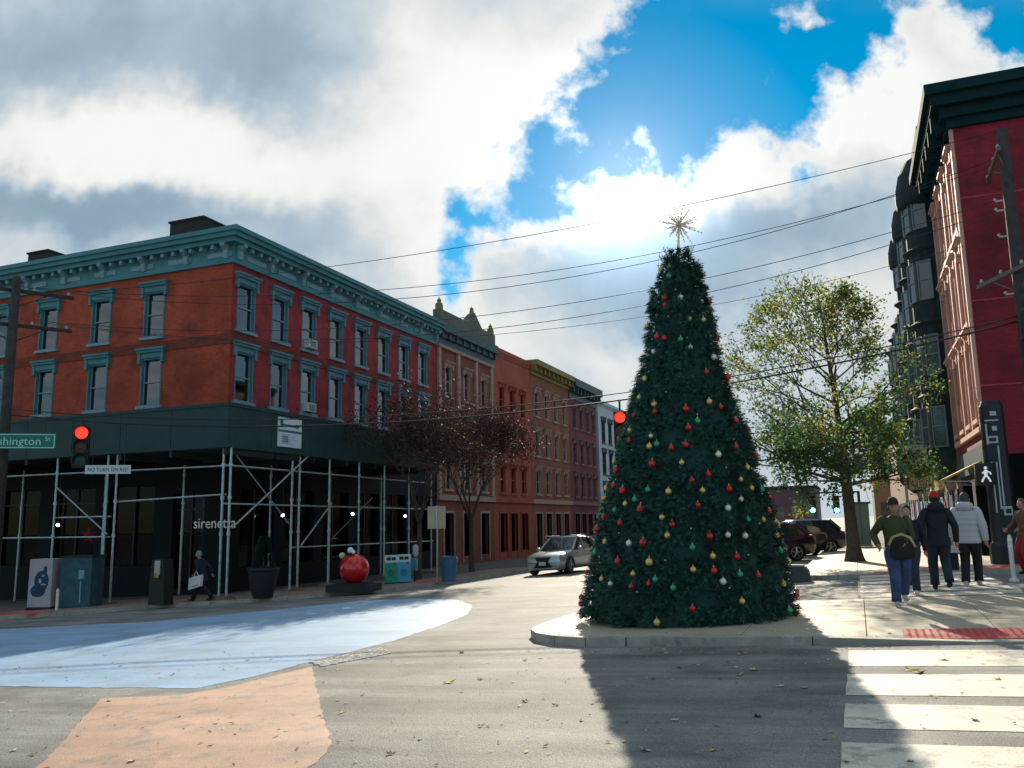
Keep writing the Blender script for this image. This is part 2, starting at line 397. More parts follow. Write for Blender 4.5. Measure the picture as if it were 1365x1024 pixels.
# island with the tree
isl_k = [(9, 12.2), (-2.6, 12.2)]+arc(-3.3, 14.1, 1.9, -68, -180, 6)[0:]+[(-5.2, 15.6)]+arc(-3.8, 16.0, 1.4, 170, 95, 4)+[(-2.5, 17.55)]
isl = isl_k+[(9, 17.55)]
island = pavement('pavement_island', isl, concrete, 1.6, (-6.4, 9.0, 12.36, 17.4), isl_k[::-1][::-1])
# far right corner
far_k = [(30, 25.3), (-.6, 25.3)]+arc(-.5, 26.5, 1.2, -95, -180, 4)+[(-1.7, 60)]
far = far_k+[(-1.7, 140), (30, 140)]
farpav = pavement('pavement_corner', far, concrete, 1.6, (-1.7, 8, 25.46, 45), far_k, skip=lambda x, y_: x > 4.6 and y_ > 31)
# left pavement
lef_k = [(-15.2, 110), (-15.2, 39), (-15.3, 34), (-15.5, 29.4), (-16.4, 27), (-18.4, 24.9), (-20.5, 23.5), (-22.6, 22.9), (-24.2, 20.9), (-26, 19.9), (-70, 19.7)]
lef = lef_k+[(-70, 140), (-15.2, 140)]
lefpav = pavement('pavement_left', lef, concrete2, 1.6, (-31, -15, 19.8, 42), lef_k, skip=lambda x, y_: x < -23.6 and y_ > 28.6)
tag(island, 'pale concrete pavement with kerb under the decorated tree'); 
# raised crossing beyond the island
cross = sheet('raised_crossing', ccw([(-.1, 17.5), (2.75, 17.5), (2.75, 25.2), (-.1, 25.2)]), asphalt, .118, kind='structure', thick=.3)
y = 17.9; i = 0
while y < 25:
    sheet('crossing_stripe', wobble(ccw([(-.05, y), (2.7, y), (2.7, y+.84), (-.05, y+.84)]), .01, .4, 40+i), white_p, .122, parent=cross); y += 1.2; i += 1
# red tactile plates, each with rows of raised bars
def tactile(parent, x0, x1, y0, y1, h, bars=True):
    w = .61; x = x0
    while x < x1-.05:
        xe = min(x+w, x1); b = MB()
        b.prism([(x+.004, y0), (xe-.004, y0), (xe-.004, y1), (x+.004, y1)], lambda p, k: (p[0], p[1], gz(*p)+h+ramp_drop(*p)+(.012 if k else -.02)))
        if bars:
            k = x+.08
            while k < xe-.04:
                yy = y0+.05
                while yy < y1-.03:
                    b.prism([(k-.018, yy-.018), (k+.018, yy-.018), (k+.018, yy+.018), (k-.018, yy+.018)], lambda p, q: (p[0], p[1], gz(*p)+h+ramp_drop(*p)+(.018 if q else .01))); yy += .09
                k += .09
        b.build('tactile_plate', redpad, parent); x += w
tactile(island, .45, 6.5, 12.42, 13.14, .132)
tactile(farpav, .3, 2.1, 25.5, 26.2, .132, False)
tactile(farpav, 2.9, 6.5, 25.5, 27.0, .132, False)
tactile(lefpav, -33, -24.9, 20.3, 21.3, .132, False)
tactile(lefpav, -23.4, -21.7, 23.6, 24.1, .132, False)
tactile(lefpav, -16.4, -15.6, 29.6, 32.5, .132, False)

# ------------------------------------------------------------------ windows and walls
class Face:                                         # a vertical wall face: u along the wall, z up, d out of the wall
    def __init__(s, ox, oy, rot): s.o = Vector((ox, oy, 0)); s.a = Vector((cos(rot), sin(rot), 0)); s.n = Vector((sin(rot), -cos(rot), 0)); s.rot = rot
    def P(s, u, d, z): return s.o+s.a*u+s.n*d+Vector((0, 0, z))
    def slab(s, b, u0, u1, z0, z1, d0, d1):
        return b.add([s.P(u, d, z) for z in (z0, z1) for d in (d1, d0) for u in (u0, u1)],
                     [(0, 2, 3, 1), (4, 5, 7, 6), (0, 1, 5, 4), (2, 6, 7, 3), (0, 4, 6, 2), (1, 3, 7, 5)])
    def wall(s, b, u0, u1, z0, z1, holes, depth=.22):
        us = sorted({u0, u1, *[h[0] for h in holes], *[h[1] for h in holes]}); zs = sorted({z0, z1, *[h[2] for h in holes], *[h[3] for h in holes]})
        us = [x for x in us if u0 <= x <= u1]; zs = [x for x in zs if z0 <= x <= z1]
        for i in range(len(us)-1):
            for j in range(len(zs)-1):
                uc, zc = (us[i]+us[i+1])/2, (zs[j]+zs[j+1])/2
                if any(h[0] < uc < h[1] and h[2] < zc < h[3] for h in holes): continue
                b.add([s.P(us[i], 0, zs[j]), s.P(us[i+1], 0, zs[j]), s.P(us[i+1], 0, zs[j+1]), s.P(us[i], 0, zs[j+1])], [(0, 1, 2, 3)])
        for (a, c, e, f) in holes:
            q = [(a, e), (c, e), (c, f), (a, f)]
            for i in range(4):
                m, n = q[i], q[(i+1) % 4]
                b.add([s.P(m[0], 0, m[1]), s.P(n[0], 0, n[1]), s.P(n[0], -depth, n[1]), s.P(m[0], -depth, m[1])], [(0, 3, 2, 1)])
        return b
shop_glass = glass('shop_glass', (.35, .42, .45), .0)
pane_m = glass('pane_glass', (.55, .66, .68), .10)
blind_m = [mat('blind_white', (.72, .74, .72), .8, var=.05), mat('blind_grey', (.40, .44, .44), .8, var=.1), mat('curtain_cream', (.62, .50, .26), .8, var=.2), mat('curtain_green', (.12, .18, .07), .8, var=.3)]
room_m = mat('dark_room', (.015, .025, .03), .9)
def window(face, u, z, w, h, parent, trim, hood=None, sill=True, blind=None, drop=.5, sash=None, muntin=False, depth=.16, arch=False, sillm=None):
    """window part: frame mesh with sash, panes, blind, hood and sill as its own pieces"""
    sash = sash or trim; a, c = u-w/2, u+w/2; t = .07
    b = MB(); F = face
    F.slab(b, a, a+t, z, z+h, -depth-.02, .03); F.slab(b, c-t, c, z, z+h, -depth-.02, .03); F.slab(b, a+t, c-t, z+h-t, z+h, -depth-.02, .03); F.slab(b, a+t, c-t, z, z+t*.7, -depth-.02, .03)
    fr = b.build('window', trim, parent)
    b = MB(); m = z+h*.5
    F.slab(b, a+t, c-t, m-.03, m+.03, -depth+.02, -depth+.06)
    F.slab(b, a+t, a+t+.045, z+t, z+h-t, -depth+.01, -depth+.05); F.slab(b, c-t-.045, c-t, z+t, z+h-t, -depth+.01, -depth+.05)
    if muntin: F.slab(b, u-.015, u+.015, z+t, z+h-t, -depth+.015, -depth+.045)
    b.build('sash', sash, fr)
    for (z0, z1) in ((z+t*.7, m-.03), (m+.03, z+h-t)):
        b = MB(); F.slab(b, a+t, c-t, z0, z1, -depth-.012, -depth); b.build('pane', pane_m, fr)
    if blind is not None:
        b = MB(); F.slab(b, a+t, c-t, z+h-t-(h-t)*drop, z+h-t, -depth-.09, -depth-.07); b.build('blind', blind_m[blind], fr)
    b = MB(); F.slab(b, a+.01, c-.01, z+.01, z+h-.01, -depth-.5, -depth-.47); b.build('dark_backing', room_m, fr)  # dark sheet: the unlit room behind the glass put into its colour
    if sill:
        b = MB(); F.slab(b, a-.10, c+.10, z-.13, z, -.05, .13); b.build('sill', sillm or trim, fr)
    if hood:
        b = MB(); hh = hood
        F.slab(b, a-.08, c+.08, z+h, z+h+hh*.55, -.05, .09); F.slab(b, a-.16, c+.16, z+h+hh*.55, z+h+hh*.8, -.05, .18); F.slab(b, a-.2, c+.2, z+h+hh*.8, z+h+hh, -.05, .24)
        F.slab(b, a-.13, a+.02, z+h-.22, z+h+hh*.55, -.02, .13); F.slab(b, c-.02, c+.13, z+h-.22, z+h+hh*.55, -.02, .13)
        b.build('hood', trim, fr)
    return fr
def plain(b, x0, x1, y0, y1, z0, z1, faces='SEWN'):
    q = dict(S=[(x0, y0), (x1, y0)], N=[(x1, y1), (x0, y1)], E=[(x1, y0), (x1, y1)], W=[(x0, y1), (x0, y0)])
    for k in faces:
        (ax, ay), (bx, by) = q[k]; b.add([(ax, ay, z0), (bx, by, z0), (bx, by, z1), (ax, ay, z1)], [(0, 1, 2, 3)])
def cornice(parent, x0, x1, y0, y1, layers, mt, roofm=None, sides='SE'):
    """stacked solid bands round a footprint, each (z0, z1, overhang)"""
    b = MB()
    for (z0, z1, o) in layers:
        b.box(x0-(o if 'W' in sides else 0), x1+(o if 'E' in sides else 0), y0-(o if 'S' in sides else 0), y1+(o if 'N' in sides else 0), z0, z1)
    return b.build('cornice', mt, parent)

# ------------------------------------------------------------------ corner building (red brick, teal cornice)
AX, AY, AX0, AY1 = -24.1, 28.2, -46., 47.4
brickA2 = mat('brick_crimson_red', (.37, .030, .040), .8, var=.22, vs=.6, brick=(.26, .07, .055), wear=((.20, .02, .026), .7, .50, .66))  # east wall of the same building: its different lighting put into the brick colour
brickA = mat('brick_orange_red', (.43, .060, .026), .8, var=.26, vs=.6, brick=(.28, .09, .045), wear=((.24, .036, .018), .7, .50, .66))
beltA = mat('brick_belt', (.20, .038, .02), .8, var=.2, brick=(.14, .05, .03))
teal = mat('teal_paint', (.055, .22, .25), .55, var=.15, vs=1.2)
tealL = mat('teal_light', (.19, .33, .38), .55, var=.12)
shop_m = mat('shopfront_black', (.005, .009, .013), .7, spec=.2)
roof_m = mat('roof_tar', (.03, .03, .032), .9)
def building_A():
    A = thing('brick_building', 'three storey orange red brick corner building with teal bracketed cornice', 'building', (-35, 37.8, gz(-30, 30)))
    FS, FE = Face(AX0, AY, 0), Face(AX, AY, pi/2)
    sw = [x-AX0 for x in (-28.37, -31.53, -34.85, -38.2, -41.5, -44.6)]; ew = [yy-AY for yy in (29.12, 31.5, 33.75, 36.1, 38.46, 40.8, 43.14, 45.5)]
    rows = ((9.97, 2.06), (6.88, 2.12)); w = 1.2
    zb = -2.2
    bls = {}
    rnd = random.Random(11)
    for F, us, L_ in ((FS, sw, AX-AX0), (FE, ew, AY1-AY)):
        holes = [(u-w/2, u+w/2, z, z+h) for u in us for z, h in rows]
        if F is FS: g = [(u0, u0+2.6, .0, 3.4) for u0 in (2, 5.4, 8.8, 12.2, 15.6)]+[(19.2, 20.9, -.9, 3.0)]
        else: g = [(u0, u0+2.3, -.1, 3.2) for u0 in (1.0, 4.0, 7.0, 10, 13, 16)]
        b = MB(); F.wall(b, 0, L_, 4.6, 12.82, holes); b.build('wall', brickA if F is FS else brickA2, A)
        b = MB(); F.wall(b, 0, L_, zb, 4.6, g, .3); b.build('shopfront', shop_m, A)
        for h in g:
            b = MB(); F.slab(b, h[0], h[1], h[2], h[3], -.28, -.26); sp = b.build('shop_pane', shop_glass, A)
            b = MB(); F.slab(b, h[0]+(h[1]-h[0])/2-.04, h[0]+(h[1]-h[0])/2+.04, h[2], h[3], -.26, -.2); F.slab(b, h[0], h[1], h[3]-.7, h[3]-.62, -.26, -.2); b.build('mullion', dark_metal, sp)
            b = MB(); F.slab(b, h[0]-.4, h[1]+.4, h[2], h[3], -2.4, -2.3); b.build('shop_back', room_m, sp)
        # string courses
        b = MB(); F.slab(b, 0, L_+(.03 if F is FS else 0), 9.28, 9.72, -.05, .035); b.build('belt_course', beltA, A)
        b = MB(); F.slab(b, 0, L_+(.03 if F is FS else 0), 6.34, 6.66, -.05, .035); b.build('belt_course', beltA, A)
        for i, u in enumerate(us):
            for z, h in rows:
                hi = z > 9
                bl, dr = rnd.choice(((0, .5), (0, .5), (0, .36), (1, .6), (0, .7), (1, .3))) if hi else ((1, .5) if rnd.random() < .6 else (0, .45))
                if F is FS and not hi: bl, dr = ((1, .55), (3, .5), (2, .95), (2, .9), (1, .5), (1, .5))[i]
                if F is FE and i > 5: bl = 1
                window(F, u, z, w, h, A, mat('teal_mid', (.09, .22, .27), .55, var=.15) if F is FE else teal, hood=.45, blind=bl, drop=dr, sash=tealL, sillm=tealL)
    b = MB(); plain(b, AX0, AX, AY, AY1, zb, 12.82, 'NW'); b.build('rear_wall', brickA, A)
    cor = cornice(A, AX0, AX, AY, AY1, ((12.80, 13.02, .14), (13.02, 13.62, .08), (13.62, 13.82, .46), (13.82, 14.02, .62), (14.02, 14.22, .72)), teal)
    # brackets and modillions
    for F, L_ in ((FS, AX-AX0), (FE, AY1-AY)):
        n = int(L_/2.2); st = L_/n
        for i in range(n+1):
            u = min(max(i*st, .25), L_-.25) if F is FE else L_-min(max(i*st, .25), L_-.25)
            pr = [(.08, 13.0), (.2, 13.0), (.26, 13.2), (.24, 13.35), (.46, 13.5), (.48, 13.62), (.08, 13.62)]
            b = MB(); b.prism(pr, lambda p, k: F.P(u+(-.11 if k else .11), p[0], p[1])); b.build('bracket', tealL, cor)
            for k in range(1, 4):
                if i < n:
                    uu = u+(st*k/4 if F is FE else -st*k/4)
                    b = MB(); F.slab(b, uu-.08, uu+.08, 13.44, 13.62, .08, .36); b.build('modillion', tealL, cor)
        k = .8
        while k < L_-.8:
            b = MB(); F.slab(b, k, k+1.3, 13.1, 13.32, .08, .11); b.build('frieze_panel', tealL, cor); k += 2.2
    # boxes on the roof
    for (px, px2, z1, nm) in ((228, 272, 14.9, 'roof_hatch'), (42, 68, 14.68, 'chimney')):
        a, c = atY(px, 300, AY-.4).x, atY(px2, 300, AY-.4).x
        b = MB(); b.box(a, c, AY-.45, AY+.9, 14.2, z1); b.box(a-.06, c+.06, AY-.51, AY+.96, z1, z1+.08); b.build(nm, roof_m, A)
    # shop lettering under the shed
    lm = mat('pale_letters', (.70, .74, .72), .5, emit=.06)  # pale letters, faint glow added in the material
    text('sirenetta', .62, lambda x, y_, zz: FS.P(atY(287, 703, AY).x-AX0+x, .06+zz, 1.55+y_), 'shop_lettering', lm, A)
    return A
A = building_A()
acm = mat('ac_white', (.62, .64, .63), .5, var=.1)
def ac(u, z, label):
    F = Face(AX, AY, pi/2)
    t = thing('air_conditioner', label, 'air conditioner', F.P(u, .1, z))
    b = MB(); F.slab(b, u-.33, u+.33, z, z+.42, -.25, .3); b.build('casing', acm, t)
    for k in range(5):
        b = MB(); F.slab(b, u-.26, u+.26, z+.06+k*.065, z+.085+k*.065, .3, .315); b.build('louvre', dark_metal, t)
ac(33.75-AY, 10.05, 'white air conditioner in a top floor window of the corner building')
ac(33.75-AY, 6.95, 'white air conditioner in a second floor window of the corner building')

# ------------------------------------------------------------------ row of houses down the left side
def row_house(name, label, y0, y1, h, brick, trimm, cor, corm, wins, w=1.05, hood=.3, zb=-2.4, ground_m=None, blind=(0, 1), door=True, extra=None, recess=0.):
    X = AX-recess
    t = thing(name, label, 'building', (X-5, (y0+y1)/2, gz(X, y0)))
    F = Face(X, y0, pi/2); L_ = y1-y0; rnd = random.Random(int(y0))
    us, rows = wins
    us = [u-y0 for u in us]
    holes = [(u-w/2, u+w/2, z, z+hh) for u in us for z, hh in rows]
    g = [(u-.7, u+.7, -.6, 2.2) for u in us]
    b = MB(); F.wall(b, 0, L_, 3.0, h, holes); b.build('wall', brick, t)
    b = MB(); F.wall(b, 0, L_, zb, 3.0, g, .3); b.build('ground_floor_wall', ground_m or brick, t)
    for i, q in enumerate(g):
        b = MB(); F.slab(b, q[0], q[1], q[2], q[3], -.28, -.25); b.build('shop_pane', shop_glass, t)
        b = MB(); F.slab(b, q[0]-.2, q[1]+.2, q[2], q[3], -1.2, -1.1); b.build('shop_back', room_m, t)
        b = MB(); F.slab(b, q[0]-.12, q[0], q[2]-.4, q[3]+.15, -.1, .06); F.slab(b, q[1], q[1]+.12, q[2]-.4, q[3]+.15, -.1, .06); F.slab(b, q[0], q[1], q[3], q[3]+.15, -.1, .06); b.build('surround', trimm, t)
    b = MB(); F.slab(b, 0, L_, 3.0, 3.35, -.1, .2); b.build('shop_cornice', trimm, t)
    b = MB(); plain(b, X-14, X, y0, y1, zb, h, 'NWS'); b.build('side_wall', brick, t)
    for i, u in enumerate(us):
        for z, hh in rows:
            window(F, u, z, w, hh, t, trimm, hood=hood, blind=rnd.choice(blind), drop=rnd.choice((.45, .5, .6)), muntin=False)
    c = cornice(t, X-14, X, y0, y1, cor, corm, sides='E')
    n = max(3, int(L_/1.1))
    for i in range(n+1):
        u = .15+(L_-.3)*i/n; z1 = cor[-1][0]
        b = MB(); F.slab(b, u-.09, u+.09, cor[0][1]-.05, z1, 0, cor[-1][2]*.75); b.build('bracket', corm, c)
    if extra: extra(t, F, L_)
    return t
brickB = mat('brick_dark_red', (.27, .075, .05), .8, var=.2, vs=.6, brick=(.2, .08, .06))
brickC = mat('brick_bright_red', (.42, .09, .055), .8, var=.2, vs=.6, brick=(.3, .1, .07))
brickD = mat('brick_brown', (.30, .10, .05), .8, var=.2, vs=.6, brick=(.2, .09, .06))
brickE = mat('brick_maroon', (.20, .05, .055), .8, var=.2, vs=.6, brick=(.13, .06, .06))
brickF = mat('painted_pale', (.50, .58, .64), .7, var=.12, vs=.6)
stone = mat('trim_stone', (.42, .30, .25), .75, var=.2)
olive = mat('cornice_olive', (.25, .20, .06), .6, var=.25)
slate = mat('cornice_slate', (.04, .09, .105), .55, var=.2)
verdi = mat('cornice_verdigris', (.10, .115, .085), .6, var=.25)
def extraB(t, F, L_):
    for u in (.25, 3.1, 6.0, L_-.25):
        b = MB(); F.slab(b, u-.18, u+.18, 3.4, 12.9, -.02, .14); b.build('pilaster', stone, t)
    b = MB(); F.slab(b, 0, L_, 12.75, 12.95, .0, .2); b.build('string_course', stone, t)
    # steep parapet with gablet and finials
    b = MB(); b.prism([(0, 14.3), (L_, 14.3), (L_, 15.2), (L_*.74, 15.2), (L_*.60, 16.1), (L_*.46, 15.2), (0, 15.2)], lambda p, k: F.P(p[0], .3 if k else -.25, p[1])); b.build('parapet_gable', verdi, t)
    for u, z in ((.3, 15.2), (L_-.3, 15.2), (L_*.60, 16.0)):
        b = MB(); q = F.P(u, .05, z)
        s_ = .45 if z > 15.5 else .68
        b.box(q.x-.28*s_, q.x+.28*s_, q.y-.28*s_, q.y+.28*s_, z-.1, z+.5*s_)
        b.rings([(q.x, q.y, z+.5*s_, .36*s_, .36*s_), (q.x, q.y, z+.6*s_, .36*s_, .36*s_), (q.x, q.y, z+.75*s_, .12, .12), (q.x, q.y, z+.95*s_, .16, .16), (q.x, q.y, z+1.1*s_, .05, .05), (q.x, q.y, z+1.35*s_, .01, .01)], 8)
        b.build('finial', olive, t)
R3 = ((9.7, 2.0), (6.6, 2.1), (3.7, 2.0))
row_house('ornate_building', 'ornate dark brick house with gabled parapet, finials and pale pilasters', 47.45, 56.4, 12.95, brickB, stone, ((12.95, 13.4, .15), (13.4, 13.75, .3), (13.75, 14.35, .55)), slate, ([49.1, 51.95, 54.8], R3), extra=extraB)
row_house('red_row_house', 'plain bright red brick row house with low flat parapet', 56.45, 64.2, 13.9, brickC, brickC, ((13.9, 14.05, .06), (14.05, 14.2, .1), (14.2, 14.5, .14)), brickC, ([58.2, 60.3, 62.5], R3), hood=.2)
row_house('brown_row_house', 'brown brick row house with yellowish bracketed cornice', 64.25, 74.4, 13.6, brickD, stone, ((13.6, 13.9, .15), (13.9, 14.3, .4), (14.3, 14.75, .75)), olive, ([65.8, 68.2, 70.6, 72.9], ((10.2, 2.1), (6.9, 2.1), (3.8, 2.0))))
row_house('maroon_row_house', 'dark maroon row house with deep slate green cornice', 74.45, 83.4, 12.9, brickE, mat('trim_maroon', (.22, .12, .13), .7), ((12.9, 13.5, .1), (13.5, 14.0, .35), (14.0, 14.7, .8)), slate, ([76.1, 78.2, 80.3, 82.3], ((10.2, 2.0), (6.9, 2.0), (3.8, 2.0))))
row_house('pale_row_house', 'pale blue grey painted house beyond the brick row', 84.2, 100, 13.4, brickF, slate, ((13.4, 13.6, .1), (13.6, 13.9, .3)), brickF, ([86, 88.6, 91.2, 93.8, 96.4], ((9.6, 2.4), (6.3, 2.4), (3.3, 2.0))), w=1.3, blind=(1, 3))

# ------------------------------------------------------------------ sidewalk shed
shed_pan = mat('shed_green_plywood', (.012, .045, .05), .6, var=.2, vs=1.5)
pipe = mat('shed_pipe', (.42, .50, .52), .4, metal=.6, var=.25, vs=5, wear=((.16, .14, .12), 9., .6, .7))
wood = mat('timber', (.22, .13, .08), .8, var=.3, vs=5)
def shed():
    t = thing('sidewalk_shed', 'dark green plywood sidewalk shed on grey pipe posts round the brick corner', 'scaffold', (-22, 26, gz(-22, 26)+.13))
    PX, PY, z0, z1 = -20.5, 24.0, 4.44, 5.9
    # parapet panels
    x = PX
    while x > -46:
        b = MB(); b.box(max(x-2.42, -46), PX+.12 if x > PX-.1 else x-.012, PY-.12, PY-.09, z0, z1); b.build('panel', shed_pan, t); x -= 2.44
    yy = PY-.1
    while yy < 40.2:
        b = MB(); b.box(PX+.09, PX+.12, yy+.012, min(yy+2.42, 40.4), z0, z1); b.build('panel', shed_pan, t); yy += 2.44
    for zt in (z0-.02, z1):
        b = MB(); b.box(-46, PX+.15, PY-.16, PY-.13, zt-.06, zt+.06); b.build('edge_rail', shed_pan, t)
        b = MB(); b.box(PX+.125, PX+.15, PY-.13, 40.4, zt-.06, zt+.06); b.build('edge_rail', shed_pan, t)
    b = MB(); b.box(-46, PX+.08, PY-.08, AY-.1, z0-.1, z0); b.box(AX+.1, PX+.08, AY-.1, 40.4, z0-.1, z0); b.build('deck', shed_pan, t)
    for k in range(11):
        xx = PX-k*2.44; b = MB(); b.box(xx-.06, xx+.06, PY-.08, AY-.1, z0-.32, z0-.11); b.build('joist', dark_metal, t)
    for k in range(1, 7):
        y_ = PY+k*2.44+.3; b = MB(); b.box(AX+.1, PX+.08, y_-.06, y_+.06, z0-.32, z0-.11); b.build('joist', dark_metal, t)
    S_ = [-20.6, -20.28, -25.56, -26.02, -28.63, -33.5, -38.5]; E_ = [27.84, 28.32, 30.4, 32.72, 34.93, 37.3, 39.7]
    posts = [(x, PY) for x in S_]+[(PX, q) for q in E_]+[(AX+.6, q) for q in (30.4, 34.93, 39.7)]+[(x, AY-.6) for x in (-25.7, -30, -35)]
    def foot(x, y_): return gz(x, y_)+.13
    for (x, y_) in posts:
        f0 = foot(x, y_); b = MB(); b.tube([(x, y_, f0+.06), (x, y_, z0-.1)], .042, 8); p = b.build('post', pipe, t)
        for zz in (1.35, 2.6, 3.75):
            b = MB(); b.tube([(x, y_, zz-.06), (x, y_, zz+.06)], .066, 8); b.build('coupler', pipe, p)
    for (x, y_) in ((-20.44, 24), (-25.8, 24), (-28.63, 24), (-33.5, 24), (-20.5, 28.08), (-20.5, 30.4), (-20.5, 32.72), (-20.5, 34.93), (-20.5, 37.3), (-20.5, 39.7)):
        b = MB(); f0 = foot(x, y_); b.cbox((x, y_, f0+.03), (.75, .45, .1)); b.cbox((x, y_, f0+.1), (.5, .4, .06)); b.build('base_block', wood, t)
    def rail(a, b_, r=.032, nm='rail'):
        m = MB(); m.tube([a, b_], r, 6); m.build(nm, pipe, t)
    for zz in (3.75,): rail((-46, PY+.06, zz), (PX, PY+.06, zz-.03)); rail((PX-.06, PY, zz), (PX-.06, 40, zz-.1))
    rail((-25.6, PY+.06, 2.58), (PX, PY+.06, 2.72)); rail((-46, PY+.06, 1.3), (-25.8, PY+.06, 1.3)); rail((-28.6, PY+.06, 2.05), (-25.8, PY+.06, 2.05))
    rail((PX-.06, PY, 2.4), (PX-.06, 40, 2.3)); rail((PX-.06, 28, .75), (PX-.06, 40, .68))
    rail((-28.6, PY-.07, 3.25), (-25.8, PY-.07, 1.4), .03, 'brace')
    rail((PX+.07, 24.35, 1.55), (PX+.07, 28.75, 4.35), .034, 'brace'); rail((PX-.15, 24.5, 4.3), (PX-.15, 28, 1.6), .025, 'brace')
    rail((PX+.07, 28.4, .8), (PX+.07, 30.5, 2.5), .03, 'brace'); rail((PX-3.5, 36, 1.), (PX-3.4, 39.5, 3.), .03, 'brace')
    return t
SH = shed()
lampm = mat('bulb', (1, .97, .9), .5, var=0, emit=9.)
for (px, py, Y_) in ((77, 700, 25.6), (377, 687, 29), (470, 685, 33), (540, 688, 38)):
    q = atY(px, py, Y_) if px < 100 else atX(px, py, -21.6)
    t = thing('work_lamp', 'small lit caged work lamp hanging under the sidewalk shed', 'lamp', (q.x, q.y, q.z), 'lamps under the sidewalk shed')
    b = MB(); b.ball(q, .065, 8, 6); b.build('bulb', lampm, t)
    b = MB(); b.tube([(q.x, q.y, q.z+.06), (q.x, q.y, 4.33)], .012, 5); b.tube([(q.x, q.y, q.z+.05), (q.x, q.y, q.z+.16)], .05, 8); b.build('cord', dark_metal, t)
# notice board on the parapet
def notice():
    q = [atX(*p, -20.36) for p in ((371, 554), (402, 562), (371, 594), (401, 599))]
    y0, y1, z0, z1 = q[0].y, q[1].y, (q[2].z+q[3].z)/2, (q[0].z+q[1].z)/2
    t = thing('notice_board', 'white notice board with blue stripe on the dark green shed parapet', 'sign', (-20.36, (y0+y1)/2, z0))
    b = MB(); b.box(-20.38, -20.345, y0, y1, z0, z1); b.build('board', mat('notice_white', (.62, .72, .76), .5, var=.05), t)
    st = mat('notice_blue', (.03, .17, .24), .5); ink = mat('notice_ink', (.04, .11, .14), .5); pale = mat('notice_pale', (.42, .54, .62), .5)
    H_ = z1-z0; L_ = y1-y0
    def s(a, b_, c, d, m, nm): k = MB(); k.box(-20.345, -20.34, y0+a*L_, y0+b_*L_, z0+c*H_, z0+d*H_); k.build(nm, m, t)
    s(0.0, 1, .50, .58, st, 'stripe'); s(.08, .2, .72, .92, ink, 'emblem'); s(.16, .3, .68, .78, ink, 'emblem'); s(.30, .78, .70, .78, ink, 'lettering')
    k = MB(); k.prism([(.76, .66), (.92, .74), (.76, .82)], lambda p, e: (-20.345+(.006 if e else 0), y0+p[0]*L_, z0+p[1]*H_)); k.build('arrow', ink, t)
    for r in range(5): s(.12, .55+.3*((r*7) % 3)/2, .40-r*.075, .43-r*.075, pale, 'lettering')
    s(.18, .42, .12, .38, pale, 'drawing')
notice()

